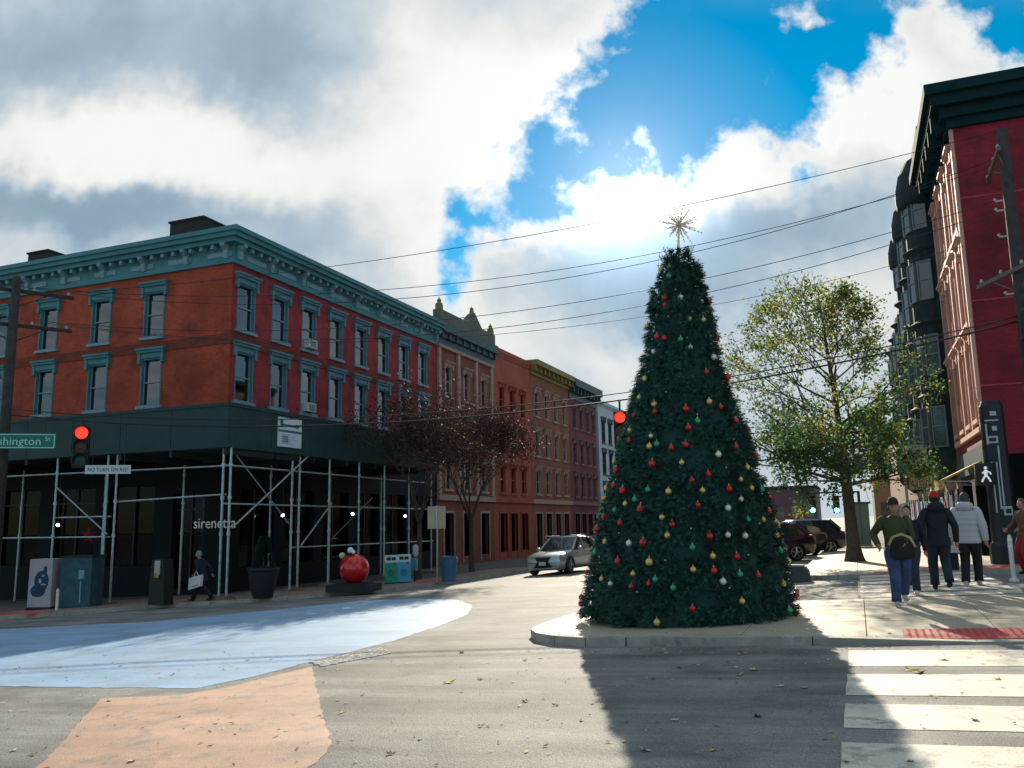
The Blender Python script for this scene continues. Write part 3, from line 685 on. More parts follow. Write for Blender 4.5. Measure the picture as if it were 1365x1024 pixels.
# ------------------------------------------------------------------ right corner building (crimson side wall)
RX, RY = 3.9, 30.0
brickR = mat('brick_crimson', (.25, .012, .030), .75, var=.22, vs=.45, brick=(.19, .022, .032), wear=((.13, .010, .017), .6, .47, .64), streak=.15)
salmon = mat('salmon_trim', (.62, .34, .27), .7, var=.15, vs=2)
dkteal = mat('cornice_dark_teal', (.010, .034, .040), .9, spec=.1, var=.2)
def building_R():
    t = thing('crimson_corner_building', 'tall crimson brick corner building with heavy dark teal cornice and salmon window trim', 'building', (RX+8, RY+5, gz(RX, RY)+.13))
    L_ = 7.6; FW = Face(RX, RY+L_, -pi/2); FS = Face(RX, RY, 0)
    us = [L_-.95-k*1.9 for k in range(4)]                                  # u runs back towards the corner
    rows = ((10.95, 2.5), (7.75, 2.5), (4.6, 2.6))
    w = .95
    holes = [(u-w/2, u+w/2, z, z+h) for u in us for z, h in rows]
    g = [(.5, 3.2, -.1, 2.7), (4.0, 7.2, -.1, 2.7)]
    b = MB(); FW.wall(b, 0, L_, 3.6, 14.2, holes); b.build('front_wall', brickR, t)
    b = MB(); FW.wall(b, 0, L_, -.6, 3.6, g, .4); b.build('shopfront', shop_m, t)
    for h in g:
        b = MB(); FW.slab(b, h[0], h[1], h[2], h[3], -.36, -.34); b.build('shop_pane', shop_glass, t)
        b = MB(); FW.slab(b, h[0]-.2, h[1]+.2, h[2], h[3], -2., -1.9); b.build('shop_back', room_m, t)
    b = MB(); plain(b, RX, RX+16, RY, RY+L_, -.6, 14.2, 'SEN'); b.build('side_wall', brickR, t)
    for z in (5.55, 8.3, 11.75):
        b = MB(); FS.slab(b, 0, 16, z, z+.05, -.02, .012); b.build('string_course', mat('crimson_pale', (.45, .06, .08), .8), t)
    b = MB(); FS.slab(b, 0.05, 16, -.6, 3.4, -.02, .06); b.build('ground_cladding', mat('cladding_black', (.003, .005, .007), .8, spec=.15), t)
    for i, u in enumerate(us):
        for z, h in rows:
            window(FW, u, z, w, h, t, salmon, hood=.35, blind=1, drop=.3, sash=dkteal, sillm=salmon)
    for u in [L_-.06, *[L_-k*1.9 for k in (1, 2, 3)], .1]:
        b = MB(); FW.slab(b, u-.13, u+.06, 4.2, 14.2, -.02, .10); b.build('pilaster', salmon, t)
    for z in (4.15, 7.4, 10.6):
        b = MB(); FW.slab(b, .2, L_-.2, z, z+.16, -.02, .125); b.build('string_course', salmon, t)
    # herringbone struts of terracotta between the pilasters
    for k in range(4):
        for z in (7.05, 10.25, 13.5):
            u0_ = us[k]
            for s_ in (-1, 1):
                b = MB(); b.prism([(u0_+s_*.75, z), (u0_+s_*.62, z), (u0_, z+.42), (u0_, z+.55)], lambda p, q: FW.P(p[0], .11 if q else -.01, p[1])); b.build('gablet', salmon, t)
    cornice(t, RX, RX+16, RY, RY+L_, ((14.2, 14.5, .16), (14.5, 14.85, .35), (14.85, 15.2, .62), (15.2, 15.55, .8)), dkteal, sides='SW')
    n = 7
    for i in range(n):
        u = .3+(L_-.6)*i/(n-1); b = MB(); FW.slab(b, u-.1, u+.1, 14.3, 14.84, .1, .6); b.build('bracket', dkteal, t)
    # sign band
    b = MB(); FW.slab(b, .2, L_-.1, 2.95, 3.75, .0, .1); b.build('sign_band', mat('sign_green', (.015, .06, .055), .5), t)
    return t
building_R()
def awning():
    t = thing('awning', 'sloping yellow fabric awning under the dark green shop sign band', 'awning', (RX-.3, 32.2, 2.6))
    ym = mat('awning_yellow', (.62, .50, .16), .7, transl=.35, var=.25, vs=3, wear=((.16, .20, .10), 3.2, .56, .62))
    b = MB(); y0, y1 = 30.6, 34.4
    b.prism([(RX-.02, 3.3), (RX-.02, 3.24), (RX-1.2, 2.66), (RX-1.2, 2.72)], lambda p, k: (p[0], y1 if k else y0, p[1])); b.build('canopy', ym, t)
    b = MB(); b.box(RX-1.225, RX-1.2, y0, y1, 2.42, 2.72); b.build('valance', ym, t)
    for yy in (y0+.03, y1-.03):
        b = MB(); b.tube([(RX-.02, yy, 2.6), (RX-1.18, yy, 2.64)], .015, 5); b.build('arm', steel, t)
awning()
# dark house with round bays
bayd = mat('bay_dark', (.03, .045, .055), .8, spec=.15, var=.25)
bayw = mat('bay_sash', (.16, .22, .25), .5)
stoneD = mat('sooty_brownstone', (.16, .09, .06), .8, var=.25)
def bay_house(y0, y1, h, bays, name, label, wallm):
    t = thing(name, label, 'building', (RX+6, (y0+y1)/2, gz(RX, y0)+.13))
    F = Face(RX, y1, -pi/2); L_ = y1-y0
    b = MB(); plain(b, RX, RX+14, y0, y1, -.8, h, 'WSNE'); b.build('wall', wallm, t)
    cornice(t, RX, RX+14, y0, y1, ((h, h+.3, .1), (h+.3, h+.7, .35)), dkteal, sides='W')
    for yb in bays:
        def half(r, z): return [(RX-r*cos(radians(a)), yb+r*1.05*sin(radians(a)), z) for a in range(-90, 91, 20)]
        prof = [(.2, 3.0), (.85, 3.6), (1.0, 3.8), (1.0, 6.3), (1.2, 6.45), (1.0, 6.6), (1.0, 9.4), (1.2, 9.55), (1.0, 9.7), (1.0, 12.6), (1.2, 12.75), (1.0, 12.9)]
        zt = h-.8
        if h > 15: prof += [(1.0, zt-1.6), (1.25, zt-1.45), (1.3, zt-1.2), (1.28, zt-.7), (1.12, zt), (.8, zt+.6), (.3, zt+.95), (.05, zt+1.3)]
        else: prof += [(.9, 13.2), (.3, 13.5), (.05, 13.6)]
        rr = [half(r, z) for r, z in prof]; k = len(rr[0]); b = MB(); b.add([p for q in rr for p in q], [(i*k+j, i*k+j+1, (i+1)*k+j+1, (i+1)*k+j) for i in range(len(rr)-1) for j in range(k-1)])
        by_ = b.build('bay', bayd, t, smooth=False)
        for z in ((4.3, 7.3, 10.5, 13.6) if h > 15 else (4.3, 7.3, 10.5)):
            for a in (-62, -22, 22, 62):
                c = Vector((RX-1.012*cos(radians(a)), yb+1.012*1.05*sin(radians(a)), z)); n = Vector((-cos(radians(a)), sin(radians(a)), 0)); tn = Vector((-n.y, n.x, 0))
                b = MB(); f = lambda u_, d_, z_: c+tn*u_+n*d_+Vector((0, 0, z_))
                for (u0_, u1_, z0_, z1_) in ((-.3, -.24, 0, 1.7), (.24, .3, 0, 1.7), (-.24, .24, 0, .06), (-.24, .24, 1.64, 1.7), (-.24, .24, .84, .9)):
                    b.add([f(u, d, z_) for z_ in (z0_, z1_) for d in (.05, -.06) for u in (u0_, u1_)], [(0, 2, 3, 1), (4, 5, 7, 6), (0, 1, 5, 4), (2, 6, 7, 3), (0, 4, 6, 2), (1, 3, 7, 5)])
                wn = b.build('bay_window', bayw, by_)
                b = MB(); b.add([f(-.26, .01, .03), f(.26, .01, .03), f(.26, .01, 1.67), f(-.26, .01, 1.67)], [(0, 1, 2, 3)]); b.build('bay_pane', mat('bay_glass', (.05, .09, .11), .08, spec=.9, var=.2), by_)
    # ground floor openings
    for k in range(int(L_/2.2)):
        u = 1.1+k*2.2; b = MB(); F.slab(b, u-.7, u+.7, .2, 2.6, -.3, .04); b.build('shopfront', shop_m, t)
        b = MB(); F.slab(b, u-.6, u+.6, .5, 2.4, .04, .05); b.build('shop_pane', mat('bay_glass', (.05, .09, .11), .08), t)
    return t
bay_house(37.65, 51.5, 17.1, (39.5, 44.2, 49.), 'bay_window_house', 'dark house with stacked rounded bays and domed bay tops', stoneD)
bay_house(51.55, 68, 14.2, (54.5, 59, 64), 'brownstone_house', 'sooty brownstone house with bays beyond the domed bays', mat('brownstone2', (.20, .11, .07), .8, var=.25))
bay_house(68.05, 110, 9.5, (), 'low_brown_house', 'long lower brown house at the far end of the right side', mat('brownstone3', (.24, .14, .08), .8, var=.25))
def board():
    p0, p1 = atY(1207, 597, 41), atY(1249, 655, 41)
    t = thing('shop_board', 'blank pale board hung out over the pavement with a tan lower panel', 'sign', (p1.x, 41, 0))
    m1 = mat('board_pale', (.50, .43, .42), .6, var=.1); m2 = mat('board_tan', (.46, .30, .20), .7, var=.3, vs=2)
    zm = atY(1228, 621, 41).z
    b = MB(); b.box(p0.x, p1.x, 40.9, 41.05, zm+.02, p0.z); b.build('upper_panel', m1, t)
    for k in range(3):
        w = (p1.x-p0.x)/3; b = MB(); b.box(p0.x+k*w+.02, p0.x+(k+1)*w-.02, 40.93, 41.02, p1.z+.1, zm); b.build('lower_panel', m2, t)
    for x in (p0.x-.12, p1.x+.05):
        b = MB(); b.tube([(x, 41, gz(x, 41)+.13), (x, 41, p0.z+.1)], .06, 8); b.build('post', mat('board_post', (.38, .34, .33), .6), t)
    b = MB(); b.tube([(p0.x-.12, 41, p0.z+.05), (RX, 41, p0.z+.05)], .04, 6); b.build('bracket', steel, t)
board()

# ------------------------------------------------------------------ distant end of the street
def far_block(name, label, x0, x1, y0, h, mt, zb=-4, nw=6):
    t = thing(name, label, 'building', ((x0+x1)/2, y0, gz(x0, y0))); F = Face(x0, y0, 0); L_ = x1-x0
    us = [L_*(i+.5)/nw for i in range(nw)]; rows = [(z, 1.7) for z in (1.5+3.1*k for k in range(max(1, int((h-2)/3.1))))]
    holes = [(u-.55, u+.55, z, z+hh) for u in us for z, hh in rows if z+hh < h-.4]
    b = MB(); F.wall(b, 0, L_, zb, h, holes, .2); plain(b, x0, x1, y0, y0+14, zb, h, 'EWN'); b.build('wall', mt, t)
    b = MB(); b.box(x0-.2, x1+.2, y0-.2, y0+14.2, h, h+.4); b.build('roof', dkteal, t)
    for (a, c, e, f) in holes:
        b = MB(); F.slab(b, a, c, e, f, -.2, -.17); b.build('window', MATS['bay_glass'], t)
far_block('far_brick_block', 'distant purple brown brick block closing the street behind the parked cars', -19.5, -5.2, 130, 5.6, mat('far_brick', (.16, .09, .10), .8), nw=7)
far_block('far_tan_block', 'distant tan brick block beyond the pavement tree', 2.2, 12, 118, 6.2, mat('far_tan', (.30, .17, .09), .8), nw=4)
far_block('far_grey_block', 'distant grey block at the end of the left row', -62, -22, 135, 9.5, mat('far_grey', (.28, .32, .36), .8), nw=12)

# ------------------------------------------------------------------ trees
bark = mat('bark', (.075, .06, .05), .9, var=.3, vs=6, bump=.6, bs=25)
def grow(b, tips, p, d, length, rad, depth, rnd, spread=.55, up=.25, split=3, minr=.012, taper=.66, lenf=.76):
    n = 4; pts = [p]; rs = [rad]; cur = Vector(p); dr = Vector(d).normalized()
    for i in range(n):
        dr = (dr+Vector((rnd.uniform(-1, 1), rnd.uniform(-1, 1), rnd.uniform(-.6, 1)*up*2))*.13).normalized()
        cur = cur+dr*(length/n); pts.append(cur.copy()); rs.append(rad*(1-(1-taper)*(i+1)/n))
        if depth <= 2: tips.append((cur.copy(), dr.copy(), depth))
    b.tube(pts, rs, 7 if rad > .06 else 4, cap=False)
    if depth == 0: return
    for k in range(split):
        a = 2*pi*(k/split)+rnd.uniform(0, 1.5); ref = Vector((1, 0, 0)) if abs(dr.x) < .8 else Vector((0, 1, 0)); s1 = dr.cross(ref).normalized(); s2 = dr.cross(s1)
        sp = spread*rnd.uniform(.6, 1.25); nd = dr*cos(sp)+(s1*cos(a)+s2*sin(a))*sin(sp); nd.z += up*.5
        q = pts[-1] if k < split-1 or depth < 2 else pts[-2]
        grow(b, tips, q, nd, length*lenf*rnd.uniform(.8, 1.15), max(minr, rs[-1]*.72), depth-1, rnd, spread, up, split if depth > 1 else 2, minr, taper, lenf)
def leaves(tips, per, size, spreadr, rnd, filt=None, colsplit=None):
    b = MB()
    for (p, d, dep) in tips:
        if filt and rnd.random() > filt(p): continue
        for _ in range(per if dep < 2 else per//2):
            c = p+Vector((rnd.gauss(0, 1), rnd.gauss(0, 1), rnd.gauss(0, .8)))*spreadr
            a = Vector((rnd.uniform(-1, 1), rnd.uniform(-1, 1), rnd.uniform(-1, .4))).normalized(); s_ = a.cross(Vector((rnd.uniform(-1, 1), rnd.uniform(-1, 1), rnd.uniform(-1, 1)))).normalized()
            l = size*rnd.uniform(.6, 1.3); w = l*.36
            b.k = colsplit(c, rnd) if colsplit else 0
            b.add([c, c+a*l*.5+s_*w, c+a*l, c+a*l*.5-s_*w], [(0, 1, 2, 3)])
    return b
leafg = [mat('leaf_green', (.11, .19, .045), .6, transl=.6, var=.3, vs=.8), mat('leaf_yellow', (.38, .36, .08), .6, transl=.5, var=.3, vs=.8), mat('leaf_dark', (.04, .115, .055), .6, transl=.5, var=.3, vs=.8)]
def street_tree():
    rnd = random.Random(21); x, y_ = -.2, 33.3; z = gz(x, y_)+.13
    t = thing('street_tree', 'leafy green and yellow tree with thick dark trunk in the pavement beside parked cars', 'tree', (x, y_, z))
    b = MB(); tips = []
    lead = [Vector((x+.02, y_, z-.2)), Vector((x, y_, z+.12)), Vector((x, y_, z+.5)), Vector((x-.03, y_, z+1.6)), Vector((x-.06, y_, z+2.6)), Vector((x-.08, y_, z+3.4)), Vector((x-.16, y_+.05, z+4.6)), Vector((x-.22, y_, z+6.0)), Vector((x-.36, y_+.05, z+7.6)), Vector((x-.45, y_, z+9.0)), Vector((x-.55, y_, z+10.1))]
    b.tube(lead, [.46, .33, .245, .20, .19, .17, .125, .09, .06, .035, .012], 12, cap=False)
    nb = 34
    for i in range(nb):
        f = i/(nb-1); hz_ = 2.7+f**1.15*6.4; a = i*2.39996+rnd.uniform(-.3, .3)
        base = None
        for p, q in zip(lead, lead[1:]):
            if p.z <= z+hz_ <= q.z: base = p.lerp(q, (z+hz_-p.z)/(q.z-p.z))
        side = cos(a); ln = (1.55*(1-f)**.6+.45)*(1.22 if side < 0 else (.60 if f < .38 else .95)); el = .28+.75*f+rnd.uniform(-.1, .15)
        if f < .3: el *= .6
        grow(b, tips, base, (cos(a), sin(a), el), ln, max(.018, .072*(1-f*.75)), 3, rnd, .5, .16, 3, .008)
    for i in range(13):                                          # low spreading boughs
        a = pi+(i-6)*.33+rnd.uniform(-.1, .1) if i < 11 else rnd.uniform(-.8, .8); p = lead[5]+Vector((0, 0, rnd.uniform(-.7, 1.3)))
        grow(b, tips, p, (cos(a), sin(a), rnd.uniform(.0, .3)), rnd.uniform(.75, 1.35)*(1 if i < 11 else .6), .045, 3, rnd, .62, -.02, 3, .008)
    b.build('trunk', bark, t, smooth=True)
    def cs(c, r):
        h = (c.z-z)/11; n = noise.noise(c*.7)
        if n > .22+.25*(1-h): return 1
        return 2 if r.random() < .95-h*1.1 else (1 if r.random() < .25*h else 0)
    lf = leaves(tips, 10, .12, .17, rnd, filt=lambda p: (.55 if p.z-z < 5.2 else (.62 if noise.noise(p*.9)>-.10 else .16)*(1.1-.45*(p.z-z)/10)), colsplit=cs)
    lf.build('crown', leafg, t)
    print('tree tips', len(tips), 'leaves', len(lf.f), 'top', max(p[0].z for p in tips))
street_tree()
def bare_tree(x, y_, hgt, rad, seed, name, label, leafm=None, per=0, lsize=.12, depth=4, spread=.42, group=None, trunk_h=2.6, split=3, wide=1.):
    rnd = random.Random(seed); z = gz(x, y_)+.13
    t = thing(name, label, 'tree', (x, y_, z), group)
    b = MB(); tips = []
    b.tube([(x, y_, z-.2), (x, y_, z+.3), (x+.02, y_, z+trunk_h)], [rad*1.5, rad, rad*.8], 10, cap=False)
    for k in range(5):
        a = 2*pi*k/5+rnd.uniform(0, .6); grow(b, tips, Vector((x, y_, z+trunk_h-.1*k)), (cos(a)*.55*wide, sin(a)*.55*wide, 1), hgt*.27, rad*.5, depth, rnd, spread, .25, split, .012)
    b.build('trunk', bark, t, smooth=True)
    if leafm:
        lf = leaves(tips, per, lsize, .3, rnd, colsplit=lambda c, r: r.randrange(len(leafm))); lf.build('crown', leafm, t)
    return t
leafr = [mat('leaf_russet', (.065, .030, .016), .7, transl=.2, var=.3), mat('leaf_plum', (.04, .018, .022), .7, transl=.2, var=.3)]
bare_tree(-17.9, 33.5, 6.9, .12, 31, 'russet_tree', 'russet leaved street tree at the kerb behind the tan square sign', leafr, 5, .11, 4, .5, wide=.95)
bare_tree(-17.9, 39.0, 7.6, .13, 32, 'russet_tree', 'russet leaved street tree in front of the red and brown row houses', leafr, 5, .11, 4, .5, wide=.9)
bare_tree(-16.2, 79, 8.5, .18, 33, 'bare_tree', 'bare dark branched tree in front of the pale painted house', None, depth=4)
def far_trees():
    for (x, y_, h, s, lab) in ((-17, 112, 8, 41, 'distant green tree left of the far purple block'),):
        rnd = random.Random(s); t = thing('far_tree', lab, 'tree', (x, y_, gz(x, y_)))
        b = MB(); tips = []; b.tube([(x, y_, -1), (x, y_, 2)], [.25, .18], 7, cap=False)
        for k in range(4): grow(b, tips, Vector((x, y_, 1.8)), (cos(k*1.6)*.7, sin(k*1.6)*.7, 1), h*.3, .1, 3, rnd, .5, .2, 3, .02)
        b.build('trunk', bark, t); leaves(tips, 12, .35, .5, rnd, colsplit=lambda c, r: 2 if r.random() < .7 else 0).build('crown', leafg, t)
far_trees()

# ------------------------------------------------------------------ decorated tree
def tcx(z): return TX+.15*max(0., z)/6.5         # the tree leans a little
TX, TY = -2.82, 15.0; TZ = gz(TX, TY)+.13
PROF = [(0., 1.80), (.35, 1.75), (1.75, 1.43), (3.05, 1.07), (3.82, .81), (4.43, .64), (5.3, .49), (5.75, .43), (6.2, .27), (6.42, .14), (6.55, .02)]
def prad(z):
    for (a, r), (c, q) in zip(PROF, PROF[1:]):
        if a <= z <= c: return r+(q-r)*(z-a)/(c-a)
    return PROF[0][1] if z < 0 else .02
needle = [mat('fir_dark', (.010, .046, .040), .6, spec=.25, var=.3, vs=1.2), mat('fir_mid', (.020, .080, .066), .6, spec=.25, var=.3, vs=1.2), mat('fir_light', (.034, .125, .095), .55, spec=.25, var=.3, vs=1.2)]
def xmas():
    rnd = random.Random(3)
    t = thing('christmas_tree', 'tall conical decorated christmas tree on the kerbed pavement island', 'christmas tree', (TX, TY, TZ))
    b = MB(); b.tube([(TX, TY, TZ-.02), (tcx(6.3), TY, TZ+6.3)], [.16, .03], 10); b.build('trunk', bark, t)
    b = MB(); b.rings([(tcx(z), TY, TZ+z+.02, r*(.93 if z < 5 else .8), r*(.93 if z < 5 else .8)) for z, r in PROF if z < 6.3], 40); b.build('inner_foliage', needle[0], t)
    b = MB()
    def sprig(c, d, L_, k0):
        s1 = d.cross(Vector((0, 0, 1))).normalized(); s2 = d.cross(s1); b.k = k0
        for k in range(9):
            an = k*2.4+rnd.uniform(-.4, .4); nd = (d*.75+(s1*cos(an)+s2*sin(an))*.8).normalized(); q = c+d*(k/9*L_); nl = rnd.uniform(.05, .09); sd = nd.cross(d).normalized()*.009
            b.add([q-sd, q+sd, q+nd*nl], [(0, 1, 2)])
        b.add([c-s1*.008, c+s1*.008, c+d*(L_+.05)], [(0, 1, 2)])
    def where(zmax=6.5):
        while True:
            z = rnd.uniform(.02, zmax)
            if rnd.random() < prad(z)/1.8+.10: return z, rnd.uniform(0, 2*pi)
    for i in range(6500):                                        # the close skin of twigs
        z, a = where(); R = prad(z); rr = R*rnd.uniform(.90, .99)
        c = Vector((tcx(z)+cos(a)*rr, TY+sin(a)*rr, TZ+z)); d = Vector((cos(a)+rnd.uniform(-.5, .5), sin(a)+rnd.uniform(-.5, .5), rnd.uniform(-.6, .5))).normalized()
        sprig(c, d, rnd.uniform(.05, .11), 0 if rnd.random() < .7 else 1)
    for i in range(680):                                         # boughs that stand proud, drooping, lighter at the tips
        z, a = where(6.2); R = prad(z); sz = rnd.uniform(.09, .19)*(.6+.4*R/1.8); out = Vector((cos(a), sin(a), 0)); tan = Vector((-sin(a), cos(a), 0)); pr_ = rnd.uniform(.0, .10)*(.5+.5*R/1.8)
        o = Vector((tcx(z), TY, TZ+z))+out*(R*.95)
        for k in range(11):
            u, v = rnd.gauss(0, .55), rnd.gauss(0, .45); f = max(0, 1-(u*u+v*v)*.5)
            c = o+tan*(u*sz)+Vector((0, 0, v*sz))+out*(pr_*f); d = (out*.9+tan*(u*.7)+Vector((0, 0, v*.5-.25+rnd.uniform(-.2, .2)))).normalized()
            if c.z < TZ+.02: continue
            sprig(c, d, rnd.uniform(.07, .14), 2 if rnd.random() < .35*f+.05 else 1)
    # longer shoots at the tip
    for i in range(60):
        a = rnd.uniform(0, 2*pi); zt_ = rnd.uniform(5.8, 6.36); rt_ = rnd.random()*(.05+.8*prad(zt_)); c = Vector((tcx(zt_)+cos(a)*rt_, TY+sin(a)*rt_, TZ+zt_)); d = Vector((cos(a)*.5, sin(a)*.5, 1)).normalized(); s1 = d.cross(Vector((0, 0, 1))).normalized(); s2 = d.cross(s1)
        b.k = rnd.randrange(3)
        for k in range(26):
            q = c+d*(k/26*.24); an = k*2.4; nd = (d*.6+(s1*cos(an)+s2*sin(an))).normalized(); sd = nd.cross(d).normalized()*.009
            b.add([q-sd, q+sd, q+nd*.09], [(0, 1, 2)])
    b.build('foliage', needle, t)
    P = []; n = 900
    for i in range(n+1):
        z = .25+6.0*(i/n); a = i/n*2*pi*13; R = prad(z)*1.02+.03+.02*sin(i*.7); P.append(Vector((tcx(z)+cos(a)*R, TY+sin(a)*R, TZ+z-.05*abs(sin(i*.35)))))
    b = MB(); b.tube(P, .005, 4); b.build('light_cable', mat('cable_green', (.01, .03, .02), .6), t)
    b = MB()
    for i in range(4, n, 9): b.ball(P[i]+Vector((0, 0, .015)), .013, 5, 4)
    tag(b.build('light_bulbs', mat('bulb_clear', (.55, .58, .52), .2, var=0), t), kind='stuff')
    return t
XT = xmas()
B1 = """490,312,g 612,303,g 458,318,g 490,348,e 535,440,w 470,440,r 472,470,r 418,425,w 660,455,r 655,485,r 570,530,g 627,535,g 393,560,g 440,605,r 470,612,r 535,618,e 685,612,r 575,650,w 427,667,w 670,692,w 530,732,e 640,758,r 757,775,R 733,800,g 390,785,g 345,830,e 367,865,g 427,893,g 430,925,r 345,940,r 557,913,r 653,882,g 700,905,r 760,913,e 762,962,r 820,1000,r 605,965,e 568,993,r 327,1003,g"""
B2 = """568,33,r 765,5,r 820,38,r 282,82,r 323,87,r 413,68,w 407,112,g 437,103,e 497,118,r 557,105,r 765,115,r 692,147,w 855,150,r 260,175,g 268,213,R 418,187,R 540,182,g 812,202,g 650,230,r 582,257,r 785,253,g 258,278,r 295,300,R 208,290,g 400,297,e 485,305,g 627,300,g 737,293,r 830,290,g 873,295,e 222,327,g 195,333,g 345,338,e 305,357,g 788,338,w 928,335,r 368,378,R 607,363,r 733,375,w 262,383,e 905,388,r 458,415,g 283,437,r 500,445,r 880,425,g 930,432,g 957,443,g 817,425,e 187,468,R 215,412,r 185,410,e 480,492,g 657,495,r 733,490,w 805,493,w 937,490,g 220,518,g 320,525,w 380,522,R 585,543,e 670,580,g 770,582,r 953,557,e 178,563,e 273,600,r 405,605,G 588,637,g 675,642,r 1010,600,g 337,655,g 205,677,g 133,650,r 243,697,w 330,710,r 403,697,r 430,680,e 783,657,e 713,688,w 860,660,r 965,697,g 505,715,e 1050,730,r 1020,747,r 93,757,r 97,785,r 990,810,e 793,772,g 585,803,r 437,862,g"""
BM = {'r': mat('bauble_red', (.55, .012, .02), .22, metal=.35, var=0, coat=.6), 'g': mat('bauble_gold', (.72, .52, .17), .25, metal=.55, var=0), 'w': mat('bauble_silver', (.72, .74, .70), .25, metal=.45, var=0), 'e': mat('bauble_green', (.02, .34, .17), .25, metal=.4, var=0, coat=.5)}
CN = {'r': 'red', 'g': 'gold', 'w': 'silver', 'e': 'green'}
def cone_hit(px, py):
    d = ray(px, py).normalized(); o = Vector((0, 0, CAMH)); best = None
    t = 10.5
    while t < 16.5:
        q = o+d*t; r = (q.xy-Vector((tcx(q.z-TZ), TY))).length; e = r-(prad(q.z-TZ)+.02)
        if best is None or e < best[0]: best = (e, q)
        if e <= 0: return q, True
        t += .01
    return best[1], False
def baubles():
    proto = {}
    for s_, oy in ((B1, 260), (B2, 560)):
        for w in s_.split():
            x, y_, c = w.split(','); q, hit = cone_hit(740+int(x)/3.2, oy+int(y_)/3.2)
            big = c.isupper(); c = c.lower()
            if not hit:
                k = prad(q.z-TZ)+.03; v = Vector((q.x-tcx(q.z-TZ), q.y-TY)).normalized()*k; q = Vector((tcx(q.z-TZ)+v.x, TY+v.y, q.z))
            out = (q-Vector((tcx(q.z-TZ), TY, q.z))).normalized(); q = q+out*.03
            r = .070 if big else .050
            key = (c, big)
            if key not in proto:
                o = thing('bauble', f'{"large " if big else ""}shiny {CN[c]} bauble hanging on the christmas tree', 'bauble', (0, 0, 0), f'{"large " if big else "small "}{CN[c]} baubles on the christmas tree')
                b = MB(); b.ball((0, 0, 0), r, 14, 10); kid(o, b.build('globe', BM[c], o, smooth=True))
                b = MB(); b.tube([(0, 0, r*.95), (0, 0, r*1.25)], r*.2, 6); b.tube([(0, 0, r*1.25), (0, 0, r*1.7)], r*.05, 4); kid(o, b.build('cap', MATS['bauble_gold'], o))
                proto[key] = o
            else: o = copy_tree(proto[key])
            o.location = q; s1 = random.uniform(.85, 1.12); o.scale = (s1, s1, s1)
baubles()
def topper():
    c = Vector((TX, TY, 0)); c.z = atY(905, 300, TY).z; c.x = atY(905, 300, TY).x+.0
    t = thing('tree_topper', 'silver glittering snowflake burst on a stem at the tip of the christmas tree', 'tree topper', (c.x, c.y, TZ+6.4))
    sm = mat('topper_silver', (.85, .80, .70), .35, metal=.3, var=.1, transl=.4)
    b = MB(); b.tube([(tcx(6.3), TY, TZ+6.3), (c.x, c.y, c.z)], .02, 6); b.build('stem', sm, t)
    rnd = random.Random(5); N = 30
    for i in range(N):
        z = 1-2*(i+.5)/N; a = i*2.39996; r = sqrt(1-z*z); d = Vector((cos(a)*r, sin(a)*r, z)); L_ = .44 if i % 3 == 0 else rnd.uniform(.22, .34)
        b = MB(); b.tube([c, c+d*L_], [.013, .004], 4)
        s1 = d.orthogonal().normalized(); s2 = d.cross(s1)
        for f in (.45, .65, .85):
            for k in range(3):
                e = (d*.7+(s1*cos(k*2.1+f*4)+s2*sin(k*2.1+f*4))*.75).normalized(); b.tube([c+d*L_*f, c+d*L_*f+e*.09*(1.15-f)], [.008, .004], 3)
        b.ball(c+d*L_, .014, 5, 4); b.build('ray', sm, t)
    b = MB(); b.ball(c, .045, 8, 6); b.build('hub', sm, t)
topper()

# ------------------------------------------------------------------ poles, wires, signals
polew = mat('pole_wood', (.05, .045, .042), .9, var=.3, vs=5, bump=.5, bs=30)
armw = mat('arm_wood', (.16, .145, .13), .85, var=.25, vs=6)
LP, RP = Vector((-26.95, 20.4)), Vector((4.9, 27.7))
def pole(name, label, base, top, r0_, r1_, arms):
    z = gz(*base)+.1
    t = thing(name, label, 'pole', (base.x, base.y, z))
    b = MB(); b.tube([(base.x, base.y, z-.2), (base.x, base.y, (z+top)/2), (base.x, base.y, top)], [r0_, (r0_+r1_)/2, r1_], 12); b.build('shaft', polew, t, smooth=True)
    for (zz, d, n0, n1, ins, mt_) in arms:
        d = Vector((*d, 0)).normalized(); c = Vector((base.x, base.y, zz)); s_ = Vector((-d.y, d.x, 0))*(r1_+.05)
        b = MB(); a, e = c+d*n0+s_, c+d*n1+s_; mid = (a+e)/2; b.cbox(mid, ((e-a).length, .09, .12), rz=atan2(d.y, d.x)); am = b.build('cross_arm', mt_, t)
        for k in ins:
            q = c+d*k+s_; b = MB(); b.rings([(q.x, q.y, q.z+.06, .02, .02), (q.x, q.y, q.z+.1, .05, .05), (q.x, q.y, q.z+.16, .045, .045), (q.x, q.y, q.z+.2, .02, .02)], 7); b.build('insulator', mat('porcelain', (.45, .44, .42), .3), am)
        for k in (n0*.55, n1*.55):
            b = MB(); b.tube([c+d*k+s_+Vector((0, 0, -.05)), Vector((base.x, base.y, zz-.65))], .02, 5); b.build('brace', mt_, t)
    return t
LZ1, LZ2 = 10.15, 9.0
lp = pole('utility_pole', 'dark wooden utility pole with two cross arms beside the brick corner building', LP, 10.45, .20, .14, ((LZ1-.15, (.5, .85), -1.9, 1.9, (-1.7, -.6, .6, 1.7), polew), (LZ2-.25, (.5, .85), -1.9, 1.9, (-1.7, -.6, .6, 1.7), polew)))
rp = pole('utility_pole', 'dark wooden utility pole with pale cross arms against the crimson side wall', RP, 12.95, .22, .15, ((12.2, (.02, 1), -.5, 2.3, (-.3, .7, 1.5, 2.2), armw), (8.55, (-.4, .92), -1.6, 1.7, (-1.4, -.5, .5, 1.5), armw)))
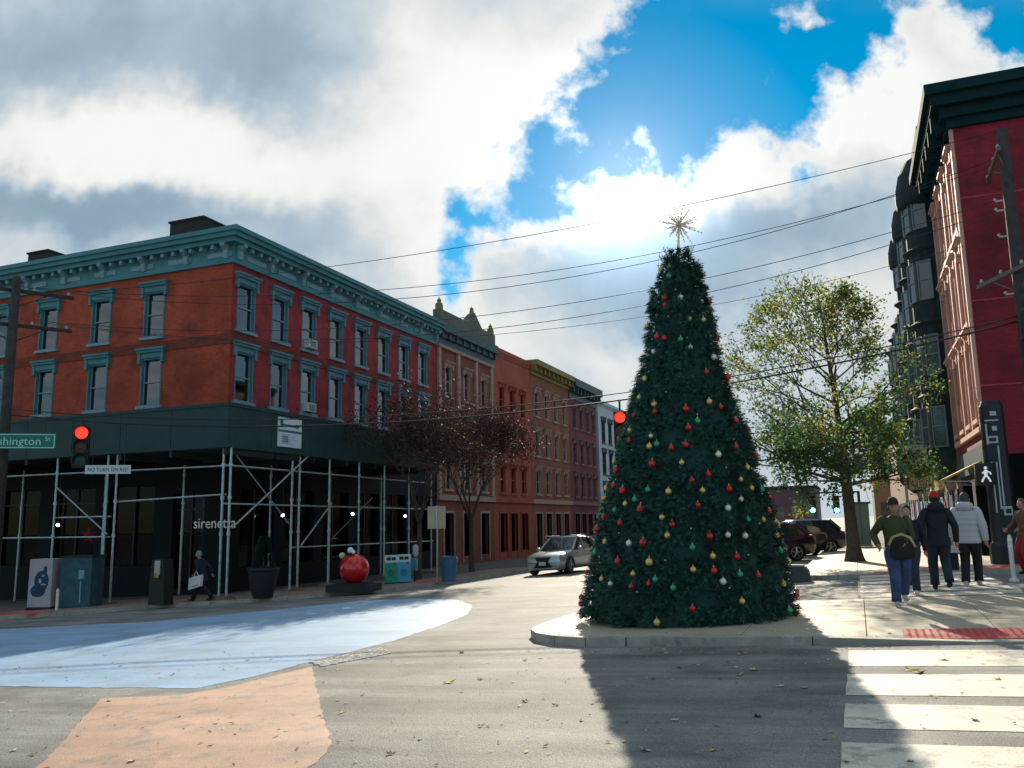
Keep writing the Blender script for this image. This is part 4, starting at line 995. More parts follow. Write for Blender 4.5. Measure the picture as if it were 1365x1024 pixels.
def tf():
    b = MB(); b.rings([(RP.x+.05, RP.y-.42, 6.4, .22, .22), (RP.x+.05, RP.y-.42, 6.45, .26, .26), (RP.x+.05, RP.y-.42, 7.25, .26, .26), (RP.x+.05, RP.y-.42, 7.35, .15, .15)], 14); b.build('transformer', dark_metal, rp)
    for z in (10.75, 10.45, 9.65, 7.9): b = MB(); b.cbox((RP.x-.2, RP.y, z), (.35, .05, .05)); b.ball((RP.x-.38, RP.y, z+.05), .05, 6, 5); b.build('bracket', MATS['porcelain'], rp)
tf()
wirem = mat('wire', (.02, .02, .022), .6)
def cable(a, b_, sag, r, label, name='overhead_wire', group='wires across the square', n=26, via=None):
    a, b_ = Vector(a), Vector(b_)
    P = [a.lerp(b_, i/n)-Vector((0, 0, 4*sag*(i/n)*(1-i/n))) for i in range(n+1)]
    m = MB(); m.tube(P, r, 5); o = m.build(name, wirem, None, loc=tuple(a)); tag(o, label, 'wire', group); return P
da = Vector((.5, .85, 0)).normalized()
wl = 'thin dark overhead wire strung between the two utility poles'
for i, (k, zl, zr, ko, sag) in enumerate(((1.7, LZ1, 12.95, 0.02, .8), (.6, LZ1, 12.4, 1.5, 1.7), (-.6, LZ1, 12.35, .7, 2.3))):
    cable((LP.x+da.x*k, LP.y+da.y*k, zl), (RP.x-.1, RP.y+ko, zr), sag, .0115, wl)
for i, (k, zl, zr, sag) in enumerate(((1.7, LZ2, 10.78, 1.6), (.6, LZ2, 10.5, 2.05), (-.6, LZ2, 9.7, 1.95))):
    cable((LP.x+da.x*k, LP.y+da.y*k, zl), (RP.x-.3, RP.y, zr), sag, .0115 if i < 2 else .008, wl)
SPAN = cable((LP.x, LP.y, 5.55), (RP.x, RP.y, 7.1), 1.45, .028, 'thick dark span cable carrying the two red traffic signals', 'span_cable', None, 40)
cable((LP.x, LP.y, 5.75), (RP.x, RP.y, 7.25), 1.4, .018, 'thinner tether cable above the signal span cable', 'span_cable', None, 40)
def on_span(px):                       # point of the span cable seen at pixel column px
    best = None
    for a, b_ in zip(SPAN, SPAN[1:]):
        for k in range(10):
            q = a.lerp(b_, k/10); c = q-Vector((0, 0, CAMH)); x = 682.5+FPX*c.dot(RT)/c.dot(fw)
            if best is None or abs(x-px) < best[0]: best = (abs(x-px), q)
    return best[1]
lit = {'red': mat('lens_red', (.8, .02, .01), .4, var=0, emit=4., emcol=(1, .012, .006)), 'green': mat('lens_green', (.05, .7, .4), .4, var=0, emit=5., emcol=(.1, 1, .65))}
off = {'red': mat('lens_red_off', (.06, .01, .01), .3, var=0), 'amber': mat('lens_amber_off', (.07, .04, .01), .3, var=0), 'green': mat('lens_green_off', (.01, .05, .04), .3, var=0)}
def signal(top, rz, on, label, s_=1., drop=.12, lit_name='red'):
    """three lens head hanging at point top, facing local -Y turned by rz"""
    t = thing('traffic_signal', label, 'traffic light', tuple(top)); R = Matrix.Rotation(rz, 3, 'Z'); top = Vector(top)
    def W(x, y_, z): return top+R @ Vector((x*s_, y_*s_, z*s_))
    def bx(x0, x1, y0, y1, z0, z1, nm, m):
        b = MB(); b.add([W(x, y_, z) for z in (z0, z1) for y_ in (y0, y1) for x in (x0, x1)], [(0, 2, 3, 1), (4, 5, 7, 6), (0, 1, 5, 4), (2, 6, 7, 3), (0, 4, 6, 2), (1, 3, 7, 5)]); return b.build(nm, m, t)
    z = -drop
    b = MB(); b.tube([W(0, 0, .02), W(0, 0, z)], .03*s_, 6); b.build('hanger', dark_metal, t)
    for i, c in enumerate(('red', 'amber', 'green')):
        zc = z-.2-i*.36
        h = bx(-.185, .185, -.12, .12, zc-.175, zc+.175, 'housing', black)
        b = MB(); cc = W(0, -.125, zc); n = 14
        b.add([W(.15*cos(2*pi*k/n), -.128, zc+.15*sin(2*pi*k/n)) for k in range(n)]+[W(0, -.155, zc)], [(k, (k+1) % n, n) for k in range(n)])
        b.build('lens', lit[c] if on == c else off[c], h)
        b = MB(); m = 10
        pts = [(-.1+pi+.2-0)]; a0 = radians(-20); a1 = radians(200)
        inner = [W(.165*cos(a0+(a1-a0)*k/m), -.12, zc+.165*sin(a0+(a1-a0)*k/m)) for k in range(m+1)]; outer = [W(.165*cos(a0+(a1-a0)*k/m), -.24, zc+.165*sin(a0+(a1-a0)*k/m)+.0) for k in range(m+1)]
        b.add(inner+outer, [(k, k+1, m+2+k, m+1+k) for k in range(m)]); b.build('visor', black, h)
    return t, W
q = on_span(112)
sigL, WL = signal(q, atan2(-q.x, q.y)-radians(8), 'red', 'traffic signal with lit red lens hanging before the dark green shed', 1.3, .12)
def plate(centre, rz, w, h, body, size, fg, bg, name, label, border=False, hang=None, sx=1., shift=0., extra=None):
    t = thing(name, label, 'sign', tuple(centre)); R = Matrix.Rotation(rz, 3, 'Z'); c = Vector(centre)
    f = lambda x, y_, z: c+R @ Vector((x, y_, z))
    def bx(x0, x1, y0, y1, z0, z1, nm, m):
        b = MB(); b.add([f(x, y_, z) for z in (z0, z1) for y_ in (y0, y1) for x in (x0, x1)], [(0, 2, 3, 1), (4, 5, 7, 6), (0, 1, 5, 4), (2, 6, 7, 3), (0, 4, 6, 2), (1, 3, 7, 5)]); return b.build(nm, m, t)
    bx(-w/2, w/2, -.012, .012, -h/2, h/2, 'panel', bg)
    if border:
        e = .03
        for (x0, x1, z0, z1) in ((-w/2+e, w/2-e, h/2-2*e, h/2-e), (-w/2+e, w/2-e, -h/2+e, -h/2+2*e), (-w/2+e, -w/2+2*e, -h/2+2*e, h/2-2*e), (w/2-2*e, w/2-e, -h/2+2*e, h/2-2*e)): bx(x0, x1, -.016, -.0125, z0, z1, 'border', fg)
    text(body, size, lambda x, y_, z: f(x+shift, -.014-z, y_-size*.34), 'lettering', fg, t, sx=sx)
    if extra: text(extra[0], extra[1], lambda x, y_, z: f(x+extra[2], -.014-z, y_+extra[3]), 'lettering', fg, t)
    if hang:
        for x in (-w*.35, w*.35):
            b = MB(); b.tube([f(x, .02, h/2-.05), f(x, .02, hang)], .014, 5); b.build('hanger', dark_metal, t)
    return t
sg = mat('sign_green_sheet', (.01, .17, .13), .5, var=.05); sgw = mat('sign_letter_mint', (.42, .72, .62), .5, var=0)
cz = atY(22, 588, 19.7)
plate(cz, radians(36), 2.35, .52, 'Washington', .38, sgw, sg, 'street_name_sign', 'green street name sign reading Washington hung from the span cable', True, hang=.75, shift=-.18, extra=('St', .22, .93, .0))
q = on_span(144); q2 = atY(144, 626, q.y)
plate(q2, radians(33), 1.42, .29, 'NO TURN ON RED', .19, mat('sign_ink', (.02, .03, .035), .5), mat('sign_white', (.60, .66, .68), .5, var=.05), 'turn_restriction_sign', 'white sign reading no turn on red below the hanging signal', hang=q.z-q2.z, sx=.78)
q = on_span(825)
signal((q.x, q.y, q.z), radians(12), 'red', 'traffic signal with lit red lens hanging beside the christmas tree', 1.05, .32)
# far green signals on a mast arm
def far_signals():
    Y_ = 62; a, c = atY(1083, 676, Y_), atY(1115, 676, Y_)
    for q, lb in ((a, 'far traffic signal with lit green lens over the dark parked car'), (c, 'far traffic signal with lit green lens nearer the pavement tree trunk')):
        signal((q.x, q.y, q.z+.85), radians(8), 'green', lb, 1.1, .05)
    t = thing('signal_mast', 'slim dark mast with long arm holding two far green signals', 'pole', (.2, Y_, gz(.2, Y_)+.13))
    b = MB(); b.tube([(.2, Y_, gz(.2, Y_)+.1), (.2, Y_, a.z+1.0)], .09, 8); b.build('shaft', dark_metal, t)
    b = MB(); b.tube([(.2, Y_, a.z+.95), (a.x-.4, Y_, a.z+.95)], .06, 8); b.build('arm', dark_metal, t)
far_signals()

# ------------------------------------------------------------------ right corner signal post with pedestrian head and light tower
def corner_post():
    x, y_ = 3.82, 27.7; z = gz(x, y_)+.13
    t = thing('signal_post', 'broad dark signal post with white line graphic and pedestrian head at the far corner', 'post', (x, y_, z))
    b = MB(); b.rings([(x, y_, z, .42, .42), (x, y_, z+.5, .42, .42), (x, y_, z+.62, .34, .34), (x, y_, z+4.45, .31, .31), (x, y_, z+4.6, .25, .25)], 16); b.build('column', mat('post_navy', (.012, .018, .026), .45, var=.15), t)
    g = mat('graphic_white', (.42, .48, .50), .5, var=0)
    Rd = .352; ang = atan2(-y_, -x)
    def bar(u0_, u1_, z0, z1, nm='graphic'):
        m = MB(); n = 4; rr = Rd
        vs = [(x+rr*cos(ang+(u0_+(u1_-u0_)*k/n)/rr), y_+rr*sin(ang+(u0_+(u1_-u0_)*k/n)/rr), z+zz) for zz in (z0, z1) for k in range(n+1)]
        m.add(vs, [(k, k+1, n+2+k, n+1+k) for k in range(n)]); m.build(nm, g, t)
    zz = lambda py: (752-py)/39.5
    def rect(px0, px1, py0, py1, w=.05):
        u0_, u1_ = (px0-1331)/39.5, (px1-1331)/39.5; a, c = zz(py1), zz(py0)
        bar(u0_, u1_, c-w, c); bar(u0_, u1_, a, a+w); bar(u0_, u0_+w, a+w, c-w); bar(u1_-w, u1_, a+w, c-w)
    bar(-.2, .16, zz(594), zz(596)+.09); bar(-.2, -.15, zz(620), zz(597)); bar(-.02, .1, zz(605), zz(601)+.03); bar(-.04, .12, zz(588), zz(583)); rect(1324, 1335, 611, 619)
    bar(.06, .1, zz(688), zz(622)); bar(-.14, -.1, zz(696), zz(640)); bar(-.02, .02, zz(690), zz(640)); bar(-.02, .28, zz(692), zz(689)); rect(1333, 1343, 690, 699)
    # pedestrian head
    px, pz = atY(1314, 632, 27.25), 0
    h = MB(); h.box(px.x-.26, px.x+.2, 27.2, 27.5, px.z-.3, px.z+.3); hd = h.build('pedestrian_head', black, t)
    wm = mat('walk_white', (.75, .78, .8), .5, var=0, emit=.3)
    def limb(pts, r): m = MB(); m.tube([(px.x+a, 27.18, px.z+c) for a, c in pts], r, 6); m.build('walking_figure', wm, hd)
    m = MB(); m.ball((px.x, 27.18, px.z+.17), .045, 8, 6); m.build('walking_figure', wm, hd)
    limb([(0, .11), (-.01, -.03)], .045); limb([(-.01, -.03), (-.07, -.12), (-.12, -.22)], .025); limb([(-.01, -.03), (.05, -.11), (.1, -.22)], .025); limb([(0, .09), (-.1, .02)], .02); limb([(0, .09), (.1, .04), (.12, -.02)], .02)
    m = MB(); m.box(px.x+.2, x-.2, 27.35, 27.45, px.z-.05, px.z+.05); m.build('bracket', dark_metal, t)
corner_post()
def flex_post(x, y_, h, label, lift=.0):
    z = gz(x, y_)+lift; t = thing('bollard', label, 'bollard', (x, y_, z))
    b = MB(); b.rings([(x, y_, z, .11, .11), (x, y_, z+.05, .1, .1), (x, y_, z+.07, .055, .055)], 10); b.build('base', whitem, t)
    b = MB(); b.rings([(x, y_, z+.06, .05, .05), (x, y_, z+h-.12, .05, .05), (x, y_, z+h-.04, .04, .04), (x, y_, z+h, .015, .015)], 10); b.build('tube', whitem, t)
    for k in (.72, .86):
        b = MB(); b.tube([(x, y_, z+h*k), (x, y_, z+h*k+.06)], .053, 10); b.build('band', mat('reflector', (.8, .8, .8), .3), t)
q = ground(1352, 775); flex_post(q.x, q.y, 1.05, 'white flexible bollard beside the red plates at the far corner')
q = ground(75, 819); flex_post(q.x, q.y, .85, 'white flexible bollard at the kerb in front of the utility cabinets')

# ------------------------------------------------------------------ furniture on the left pavement
def cabinets():
    x0 = -27.0; y0 = 22.5; z = gz(x0, y0)+.13
    t = thing('utility_cabinet', 'pale grey utility cabinet with dark blue drawing on its door', 'cabinet', (x0, y0, z))
    gm = mat('cabinet_grey', (.46, .44, .47), .6, var=.12); R = radians(20)
    b = MB(); b.cbox((x0, y0, z+.9), (.82, .8, 1.7), R); b.build('body', gm, t)
    b = MB(); b.cbox((x0, y0, z+.04), (.88, .85, .12), R); b.build('plinth', dark_metal, t)
    M_ = Matrix.Rotation(R, 3, 'Z')
    ink = mat('cabinet_ink', (.015, .05, .13), .5)
    def disc(u, zz, rx, rz_, m, d, nm):
        n = 16; k = MB(); k.add([Vector((x0, y0, z+zz+rz_*sin(2*pi*i/n)))+M_ @ Vector((u+rx*cos(2*pi*i/n), -.4-d, 0)) for i in range(n)], [tuple(range(n))]); k.build(nm, m, t)
    disc(.05, 1.0, .26, .36, ink, .006, 'drawing'); disc(-.06, .66, .27, .22, ink, .004, 'drawing'); disc(.16, 1.38, .07, .14, ink, .003, 'drawing'); disc(.10, 1.18, .045, .04, gm, .01, 'drawing'); disc(.0, 1.0, .05, .09, gm, .01, 'drawing'); disc(.12, .88, .09, .03, gm, .01, 'drawing')
    x1, y1 = -25.85, 23.0; z = gz(x1, y1)+.13
    t2 = thing('utility_cabinet', 'teal painted utility cabinet beside the pale grey cabinet', 'cabinet', (x1, y1, z))
    b = MB(); b.cbox((x1, y1, z+.88), (1.1, .9, 1.72), R); b.build('body', mat('cabinet_teal', (.02, .09, .12), .5, var=.4, vs=3), t2)
    b = MB(); b.cbox((x1, y1, z+1.77), (1.17, .97, .06), R); b.build('lid', dark_metal, t2)
    b = MB(); b.cbox((x1+.33, y1-.33, z+1.15), (.2, .06, .3), R); b.cbox((x1+.34, y1-.36, z+.55), (.05, .04, .75), R); b.build('handle', mat('cabinet_pale', (.16, .38, .42), .5), t2)
cabinets()
def star():
    q = atY(118, 714, 26.5); t = thing('star_lantern', 'red star ornament hanging under the shed behind the cabinets', 'ornament', tuple(q))
    b = MB(); pts = [((.42 if k % 2 == 0 else .15)*sin(pi*k/5), (.42 if k % 2 == 0 else .15)*cos(pi*k/5)) for k in range(10)]
    b.add([(q.x+p[0], q.y, q.z+p[1]) for p in pts]+[(q.x, q.y-.12, q.z), (q.x, q.y+.12, q.z)], [(k, (k+1) % 10, 10) for k in range(10)]+[((k+1) % 10, k, 11) for k in range(10)])
    b.build('star', mat('star_red', (.22, .012, .02), .6), t)
    b = MB(); b.tube([(q.x, q.y, q.z+.4), (q.x, q.y, 4.33)], .01, 4); b.build('cord', dark_metal, t)
star()
def pay_station():
    q = ground(214, 806, .13); x, y_, z = q
    t = thing('pay_station', 'dark parking pay station with small pale and orange screen panel', 'pay station', (x, y_, z))
    b = MB(); b.prism([(-.34, 0), (.34, 0), (.3, 1.0), (.22, 1.5), (-.22, 1.5), (-.3, 1.0)], lambda p, k: (x+p[0], y_+(.22 if k else -.22), z+p[1])); b.build('body', black, t)
    b = MB(); b.box(x-.09, x+.13, y_-.26, y_-.222, z+.98, z+1.46); b.build('panel', mat('panel_pale', (.42, .44, .42), .5), t)
    b = MB(); b.box(x-.07, x+.11, y_-.275, y_-.262, z+.9, z+1.05); b.build('label_plate', mat('panel_orange', (.5, .26, .10), .5), t)
pay_station()
def planter():
    q = ground(350, 797, .13); x, y_, z = q
    t = thing('planter', 'large dark round tapered planter with clipped evergreen shrub by the shed posts', 'planter', (x, y_, z))
    b = MB(); b.rings([(x, y_, z, .33, .33), (x, y_, z+.35, .42, .42), (x, y_, z+.85, .5, .5), (x, y_, z+.95, .54, .54), (x, y_, z+1.02, .54, .54), (x, y_, z+1.0, .46, .46), (x, y_, z+.92, .44, .44)], 20); b.build('pot', mat('pot_black', (.012, .016, .022), .4, var=.2), t, smooth=False)
    rnd = random.Random(9); b = MB()
    for i in range(1500):
        h = rnd.random()**.8; a = rnd.uniform(0, 2*pi); r = (.38*(1-h*.75))*rnd.uniform(.6, 1); c = Vector((x+cos(a)*r, y_+sin(a)*r, z+.95+h*1.1)); d = Vector((cos(a), sin(a), .5)).normalized(); s_ = d.orthogonal()*.02
        b.add([c-s_, c+s_, c+d*.12], [(0, 1, 2)])
    b.build('shrub', needle[0], t); b = MB(); b.tube([(x, y_, z+.8), (x, y_, z+1.8)], .03, 6); b.build('stem', bark, t)
planter()
def big_ornament():
    q = ground(472, 788, .13); x, y_, z = q
    t = thing('giant_ornament', 'giant glossy red ball ornament on black plinth beside the shed', 'ornament', (x, y_, z))
    b = MB(); b.cbox((x, y_, z+.12), (1.65, 1.2, .24), .2); b.cbox((x, y_, z+.26), (1.1, .85, .06), .2); b.build('plinth', black, t)
    b = MB(); b.ball((x, y_, z+.78), .53, 32, 20); b.build('ball', mat('ornament_red', (.62, .008, .012), .22, metal=.2, var=0, coat=.8), t, smooth=True)
    rnd = random.Random(4); b = MB(); c = Vector((x-.05, y_-.1, z+1.26))
    for i in range(160):
        d = Vector((rnd.uniform(-1, 1), rnd.uniform(-1, 1), rnd.uniform(-.1, .9))).normalized(); s_ = d.orthogonal()*.025
        b.add([c-s_, c+s_, c+d*rnd.uniform(.12, .26)], [(0, 1, 2)])
    b.build('sprig', needle[2], t)
    for (dx, dy, dz, r, m) in ((.02, -.12, .16, .11, 'notice_white'), (-.30, -.15, -.02, .11, 'cream'), (.14, -.12, .10, .07, 'notice_white')):
        b = MB(); b.ball((c.x+dx, c.y+dy, c.z+dz), r, 10, 8); b.build('snowball', mat('cream', (.6, .5, .36), .7) if m == 'cream' else mat('snow_white', (.8, .84, .84), .8), t, smooth=True)
big_ornament()
def bin_(px, py, col, label):
    q = ground(px, py, .13); x, y_, z = q; t = thing('recycling_bin', label, 'bin', (x, y_, z)); R = radians(25); M_ = Matrix.Rotation(R, 3, 'Z')
    m = mat('bin_'+label.split()[0], col, .5, var=.08); wm = mat('bin_white', (.55, .66, .68), .5)
    b = MB(); b.cbox((x, y_, z+.5), (.52, .5, .9), R); b.build('body', m, t)
    b = MB(); b.cbox((x, y_, z+1.04), (.52, .5, .17), R); b.build('hood', wm, t)
    b = MB(); b.cbox(Vector((x, y_, z+.03))+M_ @ Vector((0, 0, 0)), (.5, .48, .06), R); b.build('foot', dark_metal, t)
    b = MB(); b.cbox(Vector((x, y_, z+.9))+M_ @ Vector((0, -.24, 0)), (.51, .03, .12), R); b.build('front_plate', wm, t)
    for dx in (-.1, .1):
        b = MB(); b.cbox(Vector((x, y_, z+.99))+M_ @ Vector((dx, -.253, 0)), (.17, .02, .12), R); b.build('slot', black, t)
    b = MB(); b.cbox(Vector((x, y_, z+.8))+M_ @ Vector((.14, -.253, 0)), (.1, .015, .05), R); b.build('lock', black, t)
    b = MB(); n = 14; b.add([Vector((x, y_, z+.42+.15*sin(2*pi*k/n)))+M_ @ Vector((.15*cos(2*pi*k/n), -.2535, 0)) for k in range(n)], [tuple(range(n))]); b.build('emblem', mat('emb_'+label.split()[0], tuple(c*.6 for c in col), .5), t)
bin_(522, 778, (.02, .30, .18), 'green recycling bin with white top next to the blue bin')
bin_(539, 777, (.06, .34, .50), 'blue recycling bin with white top next to the green bin')
def meter():
    q = ground(553, 775, .13); x, y_, z = q; t = thing('parking_meter', 'small parking meter with pale head and blue panel beside the bins', 'parking meter', (x, y_, z))
    b = MB(); b.tube([(x, y_, z), (x, y_, z+1.0)], .045, 8); b.build('post', dark_metal, t)
    b = MB(); b.box(x-.12, x+.1, y_-.1, y_+.08, z+.45, z+.95); b.build('panel', mat('meter_blue', (.10, .33, .42), .5), t)
    b = MB(); b.rings([(x+.03, y_, z+.98, .06, .06), (x+.03, y_, z+1.1, .12, .1), (x+.03, y_, z+1.4, .13, .1), (x+.03, y_, z+1.5, .06, .05)], 10); b.build('head', mat('meter_pale', (.42, .46, .42), .5), t)
meter()
def parking_sign():
    q = ground(583, 776, .13); x, y_, z = q; t = thing('parking_sign', 'pale tan square sign on a thin steel post by the kerb', 'sign', (x, y_, z))
    ztop = z+2.95
    b = MB(); b.tube([(x, y_, z-.05), (x, y_, ztop+.02)], .035, 8); b.build('post', steel, t)
    b = MB(); b.cbox((x, y_-.05, ztop-.45), (.72, .02, .88), radians(15)); b.build('panel', mat('sign_tan', (.44, .37, .25), .6, var=.12), t)
    b = MB(); b.cbox((x, y_-.07, ztop-.45), (.05, .02, .84), radians(15)); b.build('rail', steel, t)
parking_sign()
def blue_bin():
    q = ground(594, 776, .13); x, y_, z = q[0], q[1]+.3, q[2]; t = thing('barrel_bin', 'round dark blue litter barrel behind the tan sign post', 'bin', (x, y_, z))
    b = MB(); b.rings([(x, y_, z, .28, .28), (x, y_, z+.9, .32, .32), (x, y_, z+.93, .34, .34), (x, y_, z+.97, .33, .33), (x, y_, z+.95, .28, .28), (x, y_, z+.4, .26, .26)], 18); b.build('barrel', mat('barrel_blue', (.02, .10, .20), .5, var=.15), t)
    b = MB(); b.tube([(x+.3, y_, z+.93), (x+.38, y_-.05, z+.9), (x+.38, y_-.05, z+.75)], .02, 5); b.build('handle', steel, t)
blue_bin()
# low planter block behind the decorated tree, utility box by the pavement tree
def low_block():
    q = ground(1067, 777); x, y_ = q.x-.2, q.y+.4; z = gz(x, y_); t = thing('concrete_block', 'low dark concrete barrier block behind the christmas tree', 'barrier', (x, y_, z))
    b = MB(); b.prism([(-.45, 0), (.45, 0), (.42, .3), (.34, .42), (-.34, .42), (-.42, .3)], lambda p, k: (x+p[0], y_+(.3 if k else -.3), z+p[1])); b.build('block', mat('block_dark', (.06, .07, .07), .8), t)
    b = MB(); b.box(x-.3, x+.3, y_-.2, y_+.2, z+.42, z+.47); b.build('cap', mat('block_cap', (.18, .2, .2), .8), t)
low_block()
def tall_box():
    q = ground(1151, 728, .13); x, y_, z = q; t = thing('switch_box', 'tall grey green switch box with overhanging lid beside the pavement tree', 'cabinet', (x, y_, z)); h = (728-674)/FPX*y_*.98
    m = mat('switch_green', (.20, .25, .21), .6, var=.12)
    b = MB(); b.box(x-.4, x+.42, y_-.4, y_+.4, z+.1, z+h-.1); b.build('body', m, t); b = MB(); b.box(x-.5, x+.52, y_-.5, y_+.5, z+h-.1, z+h); b.build('lid', mat('switch_lid', (.06, .11, .10), .6), t)
    b = MB(); b.box(x-.45, x+.47, y_-.45, y_+.45, z-.02, z+.1); b.build('plinth', concrete, t); b = MB(); b.box(x-.02, x+.0, y_-.412, y_-.4, z+.15, z+h-.15); b.build('door_seam', dark_metal, t)
tall_box()

# ------------------------------------------------------------------ cars
glass_c = mat('car_glass', (.015, .03, .034), .06, spec=.9, var=.1)
tyre = mat('tyre', (.015, .015, .016), .85); rimm = mat('rim', (.42, .44, .45), .3, metal=.8)
headl = mat('headlamp', (.75, .78, .8), .15, var=0, coat=1.); tail = mat('tail_lamp', (.30, .01, .012), .25, var=0, coat=1.)
def car(name, label, loc, head, paint, L_=4.5, Wd=1.84, Hh=1.6, suv=True):
    """front faces local -Y; head = turn about z"""
    z0 = gz(loc[0], loc[1]); t = thing(name, label, 'car', (loc[0], loc[1], z0))
    R = Matrix.Rotation(head, 3, 'Z'); base = Vector((loc[0], loc[1], z0)); pitch = Vector((0, 0, 0))
    def T(x, y_, z): q = R @ Vector((x, y_, z)); return Vector((base.x+q.x, base.y+q.y, z0+q.z+(gz(base.x+q.x, base.y+q.y)-z0)))
    h2 = Wd/2; k = Hh/1.6; l2 = L_/2
    belt = .98*k
    # lower body stations: y, bottom z, top z, half width, top half width
    st = [(-l2, .40, .66*k, h2*.62, h2*.55), (-l2+.06, .24, .80*k, h2*.84, h2*.74), (-l2+.25, .20, .87*k, h2*.95, h2*.82), (-l2+.6, .20, .93*k, h2*.99, h2*.86), (-l2+1.0, .20, .98*k, h2, h2*.88), (-l2+1.45, .20, 1.02*k, h2, h2*.9),
          (-.4, .20, belt+.03, h2, h2*.92), (.5, .20, belt+.05, h2, h2*.92), (l2-1.0, .20, belt+.08, h2, h2*.92), (l2-.5, .22, belt+.08, h2*.98, h2*.9), (l2-.12, .28, belt+.04, h2*.93, h2*.84), (l2, .42, .85*k, h2*.84, h2*.74)]
    b = MB(); vs = []; n = 12
    for (y_, zb, zt, w, wt) in st:
        m = (zb+zt)/2
        for (x, z) in ((-w*.86, zb), (-w*.97, zb+.12), (-w, m), (-w*.985, zt-.16*k), (-wt-(w-wt)*.35, zt-.05), (-wt*.8, zt), (wt*.8, zt), (wt+(w-wt)*.35, zt-.05), (w*.985, zt-.16*k), (w, m), (w*.97, zb+.12), (w*.86, zb)): vs.append(T(x, y_, z))
    fs = [(i*n+j, (i+1)*n+j, (i+1)*n+(j+1) % n, i*n+(j+1) % n) for i in range(len(st)-1) for j in range(n)]+[tuple(range(n)), tuple((len(st)-1)*n+j for j in range(n))[::-1]]
    b.add(vs, fs); body = b.build('body', paint, t, smooth=True)
    md = body.modifiers.new('e', 'EDGE_SPLIT'); md.split_angle = radians(42)
    # cabin
    rl = l2-.75 if suv else l2-1.25
    cs = [(-l2+1.35, belt+.0, belt+.04, h2*.86, h2*.84), (-l2+1.75, belt, belt+.30*k, h2*.88, h2*.78), (-l2+2.15, belt, Hh-.06, h2*.9, h2*.70), (-.05, belt, Hh, h2*.9, h2*.69), (.7, belt, Hh-.02, h2*.9, h2*.69), (rl, belt, Hh-.09, h2*.89, h2*.68), (rl+.5, belt, belt+.15, h2*.86, h2*.78)]
    def cabin(o, keep):
        m = MB(); q = []; nn = 8
        for (y_, zb, zt, w, wt) in cs:
            r_ = min(.06, (zt-zb)*.4)
            for (x, z) in ((-w, zb), (-(w+wt)/2, (zb+zt)/2), (-wt-.01, zt-r_), (-wt+.07, zt), (wt-.07, zt), (wt+.01, zt-r_), ((w+wt)/2, (zb+zt)/2), (w, zb)): q.append(T(x*(1+o) if o else x, y_, z+o*.5))
        fs_ = [(i*nn+j, (i+1)*nn+j, (i+1)*nn+j+1, i*nn+j+1) for i in range(len(cs)-1) for j in range(nn-1) if keep(i, j)]
        us_ = sorted({k_ for f_ in fs_ for k_ in f_}); ren = {k_: i_ for i_, k_ in enumerate(us_)}; m.add([q[k_] for k_ in us_], [tuple(ren[k_] for k_ in f_) for f_ in fs_]); return m
    cabin(0, lambda i, j: True).build('windows', glass_c, t, smooth=False)
    rf = cabin(.012, lambda i, j: j in (2, 3, 4) and 2 <= i <= 4).build('roof', paint, t, smooth=True)
    # pillars
    for s_ in (-1, 1):
        for (ya, za, wa, yb, zb_, wb, r_) in ((-l2+1.4, belt+.03, h2*.865, -l2+2.15, Hh-.08, h2*.71, .045), (.35, belt, h2*.91, .3, Hh-.06, h2*.71, .045), (rl+.45, belt+.1, h2*.87, rl, Hh-.1, h2*.70, .075), (1.15 if suv else .95, belt, h2*.91, 1.1 if suv else .9, Hh-.07, h2*.71, .04)):
            m = MB(); m.tube([T(s_*wa, ya, za), T(s_*(wa+wb)/2*1.008, (ya+yb)/2, (za+zb_)/2), T(s_*wb, yb, zb_)], r_, 6); m.build('pillar', paint if r_ != .04 else black, t)
        m = MB(); m.tube([T(s_*h2*.70, -.6, Hh+.02), T(s_*h2*.70, .9, Hh+.01)], .022, 6); m.build('roof_rail', steel, t)
        m = MB(); c = T(s_*(h2+.09), -l2+1.7, belt+.08); m.ball(c, .11, 8, 6, (1, .7, .8)); m.build('mirror', paint, t)
        # side seams and sill
        m = MB(); m.tube([T(s_*h2*.99, -l2+1.0, .27), T(s_*h2*.99, l2-1.05, .27)], .055, 6); m.build('sill', black, t)
        for yh in (-.35, .75):
            m = MB(); m.cbox(T(s_*(h2*.995), yh, belt-.12), (.03, .2, .035), head); m.build('door_handle', paint, t)
        # lamps
        m = MB(); m.add([T(s_*x, y_, z) for x, y_, z in ((h2*.42, -l2+.03, .66*k), (h2*.80, -l2+.085, .68*k), (h2*.965, -l2+.34, .78*k), (h2*.93, -l2+.34, .86*k), (h2*.72, -l2+.10, .80*k), (h2*.44, -l2+.045, .745*k))], [tuple(range(6)) if s_ > 0 else tuple(range(6))[::-1]]); m.build('headlight', headl, t)
        m = MB(); m.add([T(s_*x, y_, z) for x, y_, z in ((h2*.40, l2+.02, .80*k), (h2*.90, l2-.08, .80*k), (h2*.985, l2-.42, .92*k), (h2*.96, l2-.40, 1.0*k), (h2*.86, l2-.06, .93*k), (h2*.40, l2-.03, .90*k))], [tuple(range(6))[::-1] if s_ > 0 else tuple(range(6))]); m.build('tail_light', tail, t)
    # grille, bumper, plates
    m = MB(); m.add([T(x, y_, z) for x, y_, z in ((-h2*.42, -l2-.02, .76*k), (h2*.42, -l2-.02, .76*k), (h2*.26, -l2-.035, .56*k), (h2*.52, -l2-.0, .30), (-h2*.52, -l2-.0, .30), (-h2*.26, -l2-.035, .56*k))], [(0, 1, 2, 3, 4, 5)]); m.build('grille', black, t)
    m = MB(); m.tube([T(-h2*.7, -l2+.0, .30), T(0, -l2-.06, .27), T(h2*.7, -l2+.0, .30)], .035, 6); m.build('bumper_trim', steel, t)
